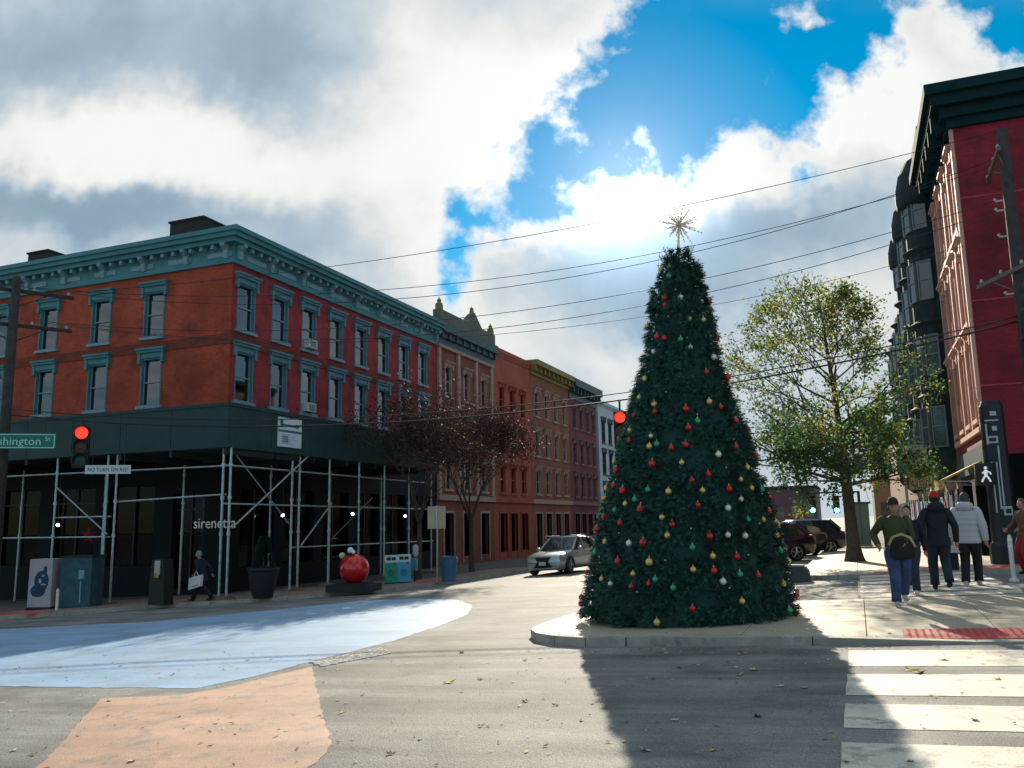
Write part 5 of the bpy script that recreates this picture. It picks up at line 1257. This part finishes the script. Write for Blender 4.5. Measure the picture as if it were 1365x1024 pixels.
    m = MB(); m.cbox(T(0, -l2-.05, .5), (.32, .015, .15), head); m.build('number_plate', mat('plate_pale', (.6, .6, .56), .5), t)
    m = MB(); m.cbox(T(0, l2+.03, .72*k), (.32, .015, .15), head); m.build('number_plate', MATS['plate_pale'], t)
    m = MB(); m.tube([T(-h2*.75, l2-.02, .40), T(0, l2+.06, .38), T(h2*.75, l2-.02, .40)], .07, 6); m.build('rear_bumper', black, t)
    # wheels
    for s_ in (-1, 1):
        for yw in (-l2+.85, l2-.9):
            c = T(s_*(h2-.10), yw, .345); ax = R @ Vector((s_, 0, 0)); up = Vector((0, 0, 1)); fo = ax.cross(up); N = 20
            def ringv(r_, d): return [c+ax*d+(up*cos(2*pi*j/N)+fo*sin(2*pi*j/N))*r_ for j in range(N)]
            m = MB(); rr = [ringv(.2, -.11), ringv(.33, -.12), ringv(.355, -.06), ringv(.355, .06), ringv(.33, .115), ringv(.25, .12)]
            m.add([p for q in rr for p in q], [(i*N+j, i*N+(j+1) % N, (i+1)*N+(j+1) % N, (i+1)*N+j) for i in range(5) for j in range(N)]); wh = m.build('wheel', tyre, t, smooth=True)
            m = MB(); m.add(ringv(.245, .095)+[c+ax*.07], [(j, (j+1) % N, N) for j in range(N)]); m.build('hub_shadow', black, wh)
            m = MB()
            for j in range(5):
                a = 2*pi*j/5; dr = up*cos(a)+fo*sin(a); m.tube([c+ax*.105, c+ax*.112+dr*.235], [.04, .032], 5)
            q = [c+ax*.11+(up*cos(2*pi*j/N)+fo*sin(2*pi*j/N))*.24 for j in range(N+1)]; m.tube(q, .018, 5); m.build('rim', rimm, wh)
            # dark arch round the wheel
            m = MB(); q = [c+ax*.09+(up*cos(a)+fo*sin(a))*.40 for a in [radians(-100+200*j/14) for j in range(15)]]; m.tube(q, .045, 5); m.build('wheel_arch', black, t)
    return t
silver = mat('car_silver', (.42, .46, .46), .28, metal=.6, var=.03, coat=.8); plum = mat('car_plum', (.035, .015, .04), .25, metal=.3, var=.05, coat=1.)
whitec = mat('car_white', (.58, .58, .60), .3, metal=.2, var=.03, coat=.8); navy = mat('car_navy', (.02, .03, .04), .25, metal=.3, var=.05, coat=1.)
car('silver_car', 'silver crossover with dark grille heading down the street past the row houses', (-12.45, 37.2), radians(-6), silver, 4.5, 1.86, 1.62)
car('dark_car', 'dark plum parked car with side showing behind the christmas tree', (-4.2, 39.0), radians(-68), plum, 4.7, 1.9, 1.7)
car('white_car', 'white parked car mostly hidden behind the christmas tree', (-4.9, 34.6), radians(-72), whitec, 4.4, 1.82, 1.5, False)
car('navy_car', 'dark navy parked car with pale roof rails behind the pavement tree trunk', (-3.0, 44.5), radians(-62), navy, 4.7, 1.9, 1.75)
car('black_car', 'black parked car at the left kerb behind the silver car', (-14.1, 50.5), radians(0), mat('car_black', (.015, .016, .018), .3, metal=.3, coat=1.), 4.5, 1.84, 1.5, False)

# ------------------------------------------------------------------ people
skinm = mat('skin', (.46, .24, .17), .6, var=.08); hair_d = mat('hair_dark', (.018, .014, .012), .7)
def chain_mesh(verts, edges, radii, root=0, sub=1):
    me = bpy.data.meshes.new('tmp'); me.from_pydata(verts, edges, []); ob = bpy.data.objects.new('tmp', me); COL.objects.link(ob)
    ob.modifiers.new('s', 'SKIN'); md = ob.modifiers.new('d', 'SUBSURF'); md.levels = sub; md.render_levels = sub
    if not me.skin_vertices: me.skin_vertices.new() if hasattr(me.skin_vertices, 'new') else None
    sv = me.skin_vertices[0].data
    for i, r in enumerate(radii): sv[i].radius = (r, r); sv[i].use_root = (i == root)
    dg = bpy.context.evaluated_depsgraph_get(); dg.update(); ev = bpy.data.meshes.new_from_object(ob.evaluated_get(dg))
    V_ = [v.co.copy() for v in ev.vertices]; F_ = [tuple(p.vertices) for p in ev.polygons]
    bpy.data.objects.remove(ob); return V_, F_
def person(name_label, base, heading, h, top, trousers, shoes, hair=None, hat=None, hood=False, stride=(.0, .0), arms=None, puffy=False, lift=.13, top_len=.80, cap_brim=False, skin=skinm, group=None, skirt=0., lean=0.):
    """faces local -Y; stride = foot offsets along walking direction (left, right); arms = hand targets (left, right)"""
    x0, y0 = base; z0 = gz(x0, y0)+lift; k = h/1.75
    t = thing('person', name_label, 'person', (x0, y0, z0), group)
    R = Matrix.Rotation(heading, 3, 'Z'); O = Vector((x0, y0, z0))
    def T(p): return O+R @ (Vector(p)*k)
    drop = .02+.10*max(abs(stride[0]), abs(stride[1]))**1.3
    hip = .93-drop
    def lz(z): return z-drop
    def ly(z): return -lean*(z-.9)
    J = {}
    J['pel'] = Vector((0, 0, hip)); J['wst'] = Vector((0, ly(1.1), lz(1.12))); J['chs'] = Vector((0, ly(1.33), lz(1.33))); J['nk'] = Vector((0, ly(1.47)+.01, lz(1.47))); J['hd'] = Vector((0, ly(1.6)-.01, lz(1.60)))
    for s_, n, st in ((1, 'L', stride[0]), (-1, 'R', stride[1])):
        J['hp'+n] = Vector((.09*s_, 0, hip-.03)); raise_ = .10 if st > .18 else .0       # trailing foot lifts its heel
        J['an'+n] = Vector((.10*s_, st, .085+raise_)); mid = (J['hp'+n]+J['an'+n])/2; L_ = (J['hp'+n]-J['an'+n]).length; bend = sqrt(max(0, .43**2-(L_/2)**2))
        J['kn'+n] = mid+Vector((0, -bend-.01, .03))
        J['sh'+n] = Vector((.185*s_, ly(1.42)+.01, lz(1.42)))
        hand = Vector(arms[0 if s_ > 0 else 1]) if arms and arms[0 if s_ > 0 else 1] else Vector((.27*s_, -.12*(1 if st > 0 else -1) if abs(st) > .05 else -.05, lz(.82)))
        d = hand-J['sh'+n]; L_ = min(d.length, .56); d = d.normalized(); hand = J['sh'+n]+d*L_; bend = sqrt(max(.0004, .285**2-(L_/2)**2))
        e = (J['sh'+n]+hand)/2; out = Vector((s_*.6, .8, -.25)); out = (out-d*out.dot(d)).normalized(); J['el'+n] = e+out*bend; J['wr'+n] = hand
    names = ['pel', 'wst', 'chs', 'nk', 'hd', 'hpL', 'knL', 'anL', 'hpR', 'knR', 'anR', 'shL', 'elL', 'wrL', 'shR', 'elR', 'wrR']; ix = {n: i for i, n in enumerate(names)}
    rad = dict(pel=.125, wst=.115, chs=.105, nk=.046, hd=.055, sh=.042, el=.040, wr=.030, hp=.07, kn=.048, an=.036)
    rr = [rad[n] if n in rad else rad[n[:-1]] for n in names]
    ed = [('pel', 'wst'), ('wst', 'chs'), ('chs', 'nk'), ('nk', 'hd'), ('pel', 'hpL'), ('hpL', 'knL'), ('knL', 'anL'), ('pel', 'hpR'), ('hpR', 'knR'), ('knR', 'anR'), ('chs', 'shL'), ('shL', 'elL'), ('elL', 'wrL'), ('chs', 'shR'), ('shR', 'elR'), ('elR', 'wrR')]
    V_, F_ = chain_mesh([tuple(J[n]) for n in names], [(ix[a], ix[b]) for a, b in ed], rr)
    b = MB(); b.add([T(v) for v in V_], F_)
    # head with brow, nose, ears, jaw
    hc = J['hd']+Vector((0, -.012, .045)); vs = []; m, n = 12, 16
    def hp(u, v):
        a = pi*v; p = Vector((sin(a)*cos(u)*.076, sin(a)*sin(u)*.094, -cos(a)*.122))
        if p.z < -.02: f = 1-(-p.z-.02)*2.6; p.x *= max(.45, f); p.y = p.y*max(.55, f+.12)-.012
        if p.y < -.05 and abs(p.x) < .02 and -.045 < p.z < .02: p.y -= .024*(1-abs(p.x)/.02)
        if p.y < -.06 and .012 < abs(p.x) < .045 and 0 < p.z < .03: p.y += .010
        return p
    for i in range(1, m):
        for j in range(n): vs.append(hc+hp(2*pi*j/n, i/m))
    b.add([T(v) for v in vs]+[T(hc+Vector((0, -.01, -.122))), T(hc+Vector((0, 0, .122)))], [(i*n+j, i*n+(j+1) % n, (i+1)*n+(j+1) % n, (i+1)*n+j) for i in range(m-2) for j in range(n)]+[((j+1) % n, j, (m-1)*n) for j in range(n)]+[((m-2)*n+j, (m-2)*n+(j+1) % n, (m-1)*n+1) for j in range(n)])
    for s_ in (-1, 1): b.ball(T(hc+Vector((s_*.077, .01, -.005))), .028*k, 6, 5, (.5, .8, 1.1))
    # hands
    for s_, nn in ((1, 'L'), (-1, 'R')):
        w = J['wr'+nn]; d = (w-J['el'+nn]).normalized(); sd = Vector((0, -1, 0)); sd = (sd-d*sd.dot(d)).normalized(); nr = d.cross(sd)
        b.tube([T(w), T(w+d*.04), T(w+d*.085)], [.026*k, .036*k, .032*k], 7)
        for q, ln in ((-.03, .06), (-.01, .075), (.01, .07), (.028, .055)):
            a0 = w+d*.075+sd*q; b.tube([T(a0), T(a0+d*ln*.5+nr*-.008*s_), T(a0+d*ln*.9+nr*-.03*s_)], [.010*k, .009*k, .007*k], 5)
        a0 = w+d*.025+sd*.03; b.tube([T(a0), T(a0+sd*.03+d*.03), T(a0+sd*.035+d*.06-nr*.015*s_)], [.011*k, .010*k, .008*k], 5)
    body = b.build('body', skin, t, smooth=True)
    # eyes, mouth
    em = mat('eye_dark', (.02, .015, .012), .3)
    for s_ in (-1, 1):
        m_ = MB(); m_.ball(T(hc+Vector((s_*.03, -.078, .012))), .010*k, 6, 5); m_.build('eye', em, body)
    m_ = MB(); m_.cbox(T(hc+Vector((0, -.083, -.058))), (.04*k, .012*k, .008*k), heading); m_.build('mouth', mat('lip', (.30, .09, .08), .5), body)
    # trousers
    b = MB(); n = 12
    for s_, nn in ((1, 'L'), (-1, 'R')):
        H_, K_, N_ = J['hp'+nn], J['kn'+nn], J['an'+nn]; P = [H_+Vector((0, 0, .07)), H_.lerp(K_, .12), H_.lerp(K_, .45), H_.lerp(K_, .8), K_.lerp(N_, .08), K_.lerp(N_, .35), K_.lerp(N_, .7), N_]
        b.tube([T(p) for p in P], [q*k for q in (.11, .118, .108, .092, .086, .082, .074, .078)], n)
    b.rings([], n) if False else None
    pr = [(0, 0, hip-.09, .15, .115), (0, 0, hip+.02, .175, .125), (0, 0, hip+.14, .16, .12)]
    q0 = len(b.v); b.rings(pr, 14); b.v[q0:] = [tuple(T(v)) for v in b.v[q0:]]
    b.build('trousers', trousers, t, smooth=True)
    # shoes
    for s_, nn in ((1, 'L'), (-1, 'R')):
        a = J['an'+nn]; up_ = a.z-.085; b = MB(); pit = .5 if up_ > .05 else 0
        rings_ = []
        for (dy, zc, rx, rz_) in ((.075, .045, .026, .030), (.05, .05, .040, .05), (0, .055, .044, .058), (-.07, .045, .046, .045), (-.14, .035, .046, .034), (-.185, .028, .03, .022)):
            zz = zc+max(0, up_)*(.5+ (dy+.185)*2.2)*.8
            rings_.append([(a.x+rx*cos(2*pi*j/10), a.y+dy, max(.004, zz+rz_*sin(2*pi*j/10))) for j in range(10)])
        b.add([T(p) for r_ in rings_ for p in r_], [(i*10+j, i*10+(j+1) % 10, (i+1)*10+(j+1) % 10, (i+1)*10+j) for i in range(5) for j in range(10)]+[tuple(range(10)), tuple(50+j for j in range(10))[::-1]])
        sh = b.build('shoe', shoes, t, smooth=True)
    # coat: torso rings + sleeves
    b = MB(); bulk = 1.16 if puffy else 1.
    zs = [(top_len-drop-skirt, .190, .145), (top_len-drop+.06, .192, .146), (1.0-drop, .183, .138), (1.12-drop, .180, .134), (1.25-drop, .198, .142), (1.36-drop, .208, .142), (1.43-drop, .175, .118), (1.475-drop, .105, .09), (1.50-drop, .07, .075)]
    rg = []
    if puffy:
        zz = top_len-drop; zt = 1.43-drop; N_ = 42
        for i in range(N_+1):
            z = zz+(zt-zz)*i/N_
            for (a, r1, r2), (c, q1, q2) in zip(zs, zs[1:]):
                if a <= z <= c+1e-6: f = (z-a)/(c-a); w1, w2 = r1+(q1-r1)*f, r2+(q2-r2)*f; break
            pf = 1.10+.075*abs(sin(pi*(z-zz)/.105))
            rg.append((0, ly(z), z, w1*pf, w2*pf))
        rg += [(0, ly(z), z, r1*1.15, r2*1.2) for z, r1, r2 in zs[-3:]]
        rg = [r_ for i, r_ in enumerate(rg) if i == 0 or r_[2] > rg[i-1][2]-1e-6]
    else: rg = [(0, ly(z), z, r1, r2) for z, r1, r2 in zs]
    b.rings(rg, 20); b.v = [tuple(T(v)) for v in b.v]
    for s_, nn in ((1, 'L'), (-1, 'R')):
        A_, E_, W_ = J['sh'+nn], J['el'+nn], J['wr'+nn]; P = [A_+Vector((-s_*.06, 0, .0)), A_+Vector((s_*.005, 0, -.005))]; Rr = [.085*bulk, .082*bulk]
        for i in range(1, 9):
            P.append(A_.lerp(E_, i/8)); Rr.append((.078-.014*i/8)*bulk*(1+(.07*abs(sin(pi*i/2)) if puffy else 0)))
        for i in range(1, 9):
            P.append(E_.lerp(W_, i/8)); Rr.append((.064-.016*i/8)*bulk*(1+(.07*abs(sin(pi*i/2)) if puffy else 0)))
        b.tube([T(p) for p in P], [r_*k for r_ in Rr], 10)
    coat = b.build('coat', top, t, smooth=True)
    if hood:
        b = MB(); c = J['nk']+Vector((0, .06, .03)); b.rings([(0, c.y, c.z-.06, .10, .09), (0, c.y+.01, c.z-.02, .145, .12), (0, c.y+.015, c.z+.04, .15, .12), (0, c.y, c.z+.085, .12, .10), (0, c.y-.01, c.z+.10, .08, .08)], 14); b.v = [tuple(T(v)) for v in b.v]; b.build('hood', top, coat, smooth=True)
    if hair:
        b = MB(); c = hc+Vector((0, .014, .028)); m2 = 9; vs = []
        for i in range(m2):
            a = (pi*.62)*i/(m2-1)
            for j in range(16):
                u = 2*pi*j/16; rr_ = sin(a); p = Vector((rr_*cos(u)*.086, rr_*sin(u)*.104, cos(a)*.108))
                if p.y < -.05 and p.z < .05: p.y = -.06; p.z = max(p.z, .045)
                if p.y > 0 and i == m2-1: p.z -= .045
                vs.append(T(c+p))
        b.add(vs, [(i*16+j, (i+1)*16+j, (i+1)*16+(j+1) % 16, i*16+(j+1) % 16) for i in range(m2-1) for j in range(16)]); b.build('hair', hair, body, smooth=True)
    if hat:
        b = MB(); c = hc+Vector((0, .008, .035)); b.rings([(0, c.y, c.z-.005, .088, .106), (0, c.y, c.z+.035, .09, .108), (0, c.y, c.z+.04, .085, .102), (0, c.y, c.z+.08, .076, .09), (0, c.y+.005, c.z+.115, .045, .055), (0, c.y+.005, c.z+.128, .012, .015)], 16); b.v = [tuple(T(v)) for v in b.v]; ht = b.build('hat', hat, t, smooth=True)
        if cap_brim:
            b = MB(); b.add([T(c+Vector((.075*cos(a), -.085-.075*sin(a), .01-.015*sin(a)+dz))) for dz in (0, .008) for a in [pi*i/8 for i in range(9)]], [tuple(range(9)), tuple(range(9, 18))[::-1]]+[(i, i+1, 10+i, 9+i) for i in range(8)]); b.build('brim', hat, ht)
    return t, T, J
jeans = mat('denim', (.035, .075, .19), .8, var=.3, vs=8, bump=.8, bs=12); jeansd = mat('denim_dark', (.02, .03, .055), .8, var=.3, vs=8, bump=.8, bs=12); blackt = mat('trousers_black', (.012, .013, .016), .8)
olivej = mat('jacket_olive', (.045, .06, .018), .7, var=.3, vs=7, bump=.9, bs=11); navyj = mat('jacket_navy', (.012, .017, .030), .8, var=.3, vs=7, bump=.9, bs=11); puffm = mat('puffer_grey', (.50, .51, .54), .55, var=.06, bump=.15, bs=30)
whites = mat('shoe_white', (.62, .60, .56), .6); blacks = mat('shoe_black', (.015, .015, .016), .5); redk = mat('knit_red', (.46, .02, .03), .85); brown = mat('coat_brown', (.14, .06, .035), .8); tealc = mat('coat_teal', (.02, .13, .14), .8); redc = mat('coat_red', (.30, .02, .03), .8)
def face_cam(x, y_): return atan2(x, -y_)*-1 if False else atan2(-x, y_)        # turn so that local -Y points at the camera
q = ground(1202, 807, .13)
P1, T1, J1 = person('person in olive jacket and blue jeans walking with a black bag held in front', (q.x, q.y), face_cam(q.x, q.y)+radians(8), 1.80, olivej, jeans, whites, hair_d, mat('cap_black', (.012, .012, .014), .7), stride=(.30, -.22), arms=((.10, -.26, 1.02), (-.30, -.16, .98)), cap_brim=True, top_len=.86)
def bag1():
    c = T1((.04, -.30, .98)); t = thing('shoulder_bag', 'black soft bag with pale curved strap held by the person in olive', 'bag', tuple(c)); R = face_cam(q.x, q.y)
    b = MB(); b.rings([(c.x, c.y, c.z-.24, .13, .05), (c.x, c.y, c.z-.2, .19, .075), (c.x, c.y, c.z-.05, .20, .08), (c.x, c.y, c.z+.06, .16, .05), (c.x, c.y, c.z+.09, .10, .02)], 16); b.build('pouch', blackt, t, smooth=True)
    b = MB(); b.tube([(c.x-.2, c.y-.03, c.z+.0), (c.x-.14, c.y-.06, c.z+.13), (c.x, c.y-.07, c.z+.18), (c.x+.13, c.y-.06, c.z+.12), (c.x+.2, c.y-.03, c.z-.03)], .022, 6); b.build('strap', mat('strap_tan', (.45, .36, .22), .7), t, smooth=True)
bag1()
q = ground(1213, 793, .13)
person('person in dark clothes walking close behind the one in olive', (q.x+.08, q.y+.25), face_cam(q.x, q.y)-radians(10), 1.70, navyj, jeansd, whites, hair_d, stride=(-.2, .28))
q = ground(1257, 787, .12)
person('person in red knit hat and dark hooded jacket walking away over the crossing', (q.x, q.y), face_cam(q.x, q.y)+pi+radians(6), 1.93, navyj, jeansd, blacks, hair_d, redk, hood=True, stride=(-.16, .2), arms=((.30, .02, .88), (-.30, -.06, .86)), lift=.12, top_len=.80)
q = ground(1297, 781, .12); PB = q
P3, T3, J3 = person('person in pale grey quilted puffer coat and black trousers walking away', (q.x, q.y), face_cam(q.x, q.y)+pi-radians(6), 1.90, puffm, blackt, whites, mat('hair_grey_brown', (.06, .05, .05), .7), hood=True, stride=(.10, -.12), arms=((.31, .0, .84), (-.30, -.02, .80)), puffy=True, lift=.12, top_len=.82)
def bag3():
    c = T3((.36, .0, .56)); t = thing('tote_bag', 'dark tote bag with pale top hanging beside the grey puffer coat', 'bag', tuple(c))
    b = MB(); b.box(c.x-.13, c.x+.17, c.y-.07, c.y+.07, c.z-.30, c.z+.06); b.build('body', navyj, t)
    b = MB(); b.prism([(-.16, .0), (.22, .0), (.14, .13), (-.08, .13)], lambda p, k: (c.x+p[0], c.y+(.085 if k else -.085), c.z+.06+p[1])); b.build('flap', mat('tote_pale', (.5, .52, .54), .6), t)
    b = MB(); b.tube([(c.x-.06, c.y, c.z+.15), (c.x-.01, c.y, c.z+.36), (c.x+.06, c.y, c.z+.15)], .012, 5); b.build('handle', steel, t)
bag3()
q = ground(1373, 766, .13)
person('person in brown coat standing behind the white bollard at the far corner', (q.x, q.y), radians(-60), 1.72, brown, redc, blacks, mat('hair_auburn', (.16, .06, .025), .7), arms=((.2, -.3, 1.05), (-.2, -.3, 1.05)))
q = ground(259, 808)
P6, T6, J6 = person('person in dark coat striding past the shed posts with a white bag', (q.x, q.y+.35), radians(-80), 1.74, navyj, blackt, blacks, mat('hair_silver', (.20, .24, .23), .7), stride=(.42, -.40), arms=((.16, -.22, .90), (-.25, .22, .9)), lean=.25, top_len=.72)
def bag6():
    q_ = T6((.1, -.1, .75)); c = Vector((ground(259, 808).x+.02, ground(259, 808).y-.0, q_.z-.05)); t = thing('carrier_bag', 'white carrier bag with small red print held by the striding person', 'bag', tuple(c))
    b = MB(); b.prism([(-.27, -.30), (.24, -.16), (.27, .22), (-.25, .10)], lambda p, k: (c.x+p[0], c.y+(.06 if k else -.06), c.z+p[1])); b.build('body', mat('bag_white', (.70, .68, .68), .6, var=.05), t)
    b = MB(); b.prism([(-.1, -.2), (.18, -.12), (.18, -.09), (-.1, -.17)], lambda p, k: (c.x+p[0], c.y-.061-(.003 if k else 0), c.z+p[1])); b.build('print', mat('print_red', (.5, .08, .1), .6), t)
    b = MB(); b.tube([(c.x-.1, c.y, c.z+.13), (c.x, c.y, c.z+.34), (c.x+.12, c.y, c.z+.18)], .012, 5); b.build('handle', MATS['bag_white'], t)
bag6()
bgp = [(1222, 712, tealc, jeansd, 1.68, 'person in teal coat on the far pavement by the hanging board'), (1240, 714, redc, blackt, 1.66, 'person in dark red coat on the far pavement by the hanging board'), (1233, 722, navyj, jeansd, 1.78, 'person in navy coat on the far pavement before the hanging board'), (1207, 706, brown, jeans, 1.70, 'person in brown coat on the far pavement near the tall switch box')]
for i, (px, py, c1, c2, h_, lb) in enumerate(bgp):
    q = ground(px, py, .13); person(lb, (q.x, q.y), radians(-20+50*i), h_, c1, c2, blacks, hair_d, stride=(.1, -.1))
# clothes rail under the board
def rack():
    y_ = 40; x0, x1 = 2.0, 3.6; z = gz(2.5, y_)+.13; t = thing('clothes_rail', 'rail of hanging coloured clothes in front of the far shop', 'clothes rail', (2.5, y_, z))
    b = MB(); b.tube([(x0, y_, z), (x0, y_, z+2.1), (x1, y_, z+2.1), (x1, y_, z)], .03, 6); b.build('frame', steel, t); rnd = random.Random(2)
    cols = [(.03, .18, .2), (.4, .02, .03), (.4, .4, .42), (.03, .04, .1), (.02, .2, .12), (.25, .2, .3), (.05, .05, .06)]
    for i in range(9):
        x = x0+.1+i*.17; L_ = rnd.uniform(.7, 1.1); b = MB(); b.prism([(-.22, 0), (-.05, .07), (.05, .07), (.22, 0), (.26, -L_), (-.26, -L_)], lambda p, k: (x+(.03 if k else -.03), y_+p[0], z+1.98+p[1])); b.build('garment', mat(f'cloth_{i%7}', cols[i % 7], .8), t)
rack()

# ------------------------------------------------------------------ fallen leaves
lm = [mat('fallen_tan', (.42, .30, .13), .8), mat('fallen_yellow', (.55, .45, .06), .8), mat('fallen_brown', (.16, .085, .04), .8), mat('fallen_pale', (.55, .50, .38), .8)]
def leaf_shape(s_, rnd):
    pts = []; n = 5
    for i in range(10):
        a = 2*pi*i/10; r = s_*(1. if i % 2 == 0 else .5)*rnd.uniform(.8, 1.15); pts.append((cos(a)*r, sin(a)*r*.8, rnd.uniform(0, .35)*s_*(1 if i % 2 == 0 else .3)))
    return pts
def hz(x, y_):
    if (12.15 < y_ < 17.5 and x > -2.8): return .14
    return .006
def scatter():
    rnd = random.Random(77)
    names = ['tan', 'bright yellow', 'dark brown', 'pale']
    meshes = []
    for c in range(4):
        for v in range(2):
            me = bpy.data.meshes.new('leaf'); p = leaf_shape(1., rnd); me.from_pydata([(0, 0, .1)]+p, [], [(0, 1+i, 1+(i+1) % 10) for i in range(10)]); me.materials.append(lm[c]); meshes.append(me)
    spots = [(598, 910), (455, 950), (240, 955), (1005, 893), (1215, 893), (1225, 897), (1040, 915), (775, 960), (700, 935), (835, 962), (640, 968), (145, 935), (175, 1015), (1213, 1015), (740, 940), (960, 905), (1072, 917), (905, 890), (985, 900), (1205, 815), (1175, 822), (1170, 840), (1185, 836), (880, 870), (795, 868), (1015, 868), (980, 880), (870, 905), (20, 1000), (45, 1006), (60, 998), (330, 880), (230, 900), (80, 890), (160, 888), (300, 893), (210, 898), (560, 985), (520, 1005), (615, 870), (700, 880), (640, 905), (1260, 880), (1330, 905), (1300, 960), (1100, 985), (900, 960), (950, 1000), (860, 1000), (1010, 955)]
    for i, (px, py) in enumerate(spots):
        h = .14 if py < 848 else .006
        q = ground(px, py, h); c = 1 if i in (0, 3, 4, 5, 18, 20) else rnd.choice((0, 0, 2, 3)); o = bpy.data.objects.new('fallen_leaf', meshes[c*2+i % 2]); COL.objects.link(o); q.z += ramp_drop(q.x, q.y) if h > .1 else 0; o.location = q; r = rnd.uniform(.035, .065)*(1.5 if c == 1 else 1.); o.scale = (r, r, r); o.rotation_euler = (rnd.uniform(-.3, .3), rnd.uniform(-.3, .3), rnd.uniform(0, 6.3))
        tag(o, f'{names[c]} fallen leaf lying on the road or pavement of the square', 'leaf', f'{names[c]} fallen leaves')
    b = MB()
    for i in range(1500):
        if i < 900: x, y_ = rnd.uniform(-13, 5), 3+rnd.random()**1.2*9
        else: x, y_ = rnd.uniform(-4.5, 5), rnd.gauss(12.0, .35)
        if i > 1300: x, y_ = rnd.uniform(-4, 6), rnd.uniform(12.3, 17.4)
        inn = y_ > 12.05 and x > -4.9
        if inn and y_ < 12.28: continue
        s_ = rnd.uniform(.012, .035); z = gz(x, y_)+(.14+ramp_drop(x, y_) if inn and y_ < 17.5 else .008); a = rnd.uniform(0, 6.3); b.k = rnd.choice((0, 2, 2, 3, 0, 1))
        b.add([(x+s_*cos(a), y_+s_*sin(a), z+rnd.uniform(0, .01)), (x-s_*.5*sin(a), y_+s_*.5*cos(a), z+.003), (x-s_*cos(a), y_-s_*sin(a), z+rnd.uniform(0, .012)), (x+s_*.5*sin(a), y_-s_*.5*cos(a), z)], [(0, 1, 2, 3)])
    tag(b.build('leaf_litter', lm), kind='stuff')
scatter()
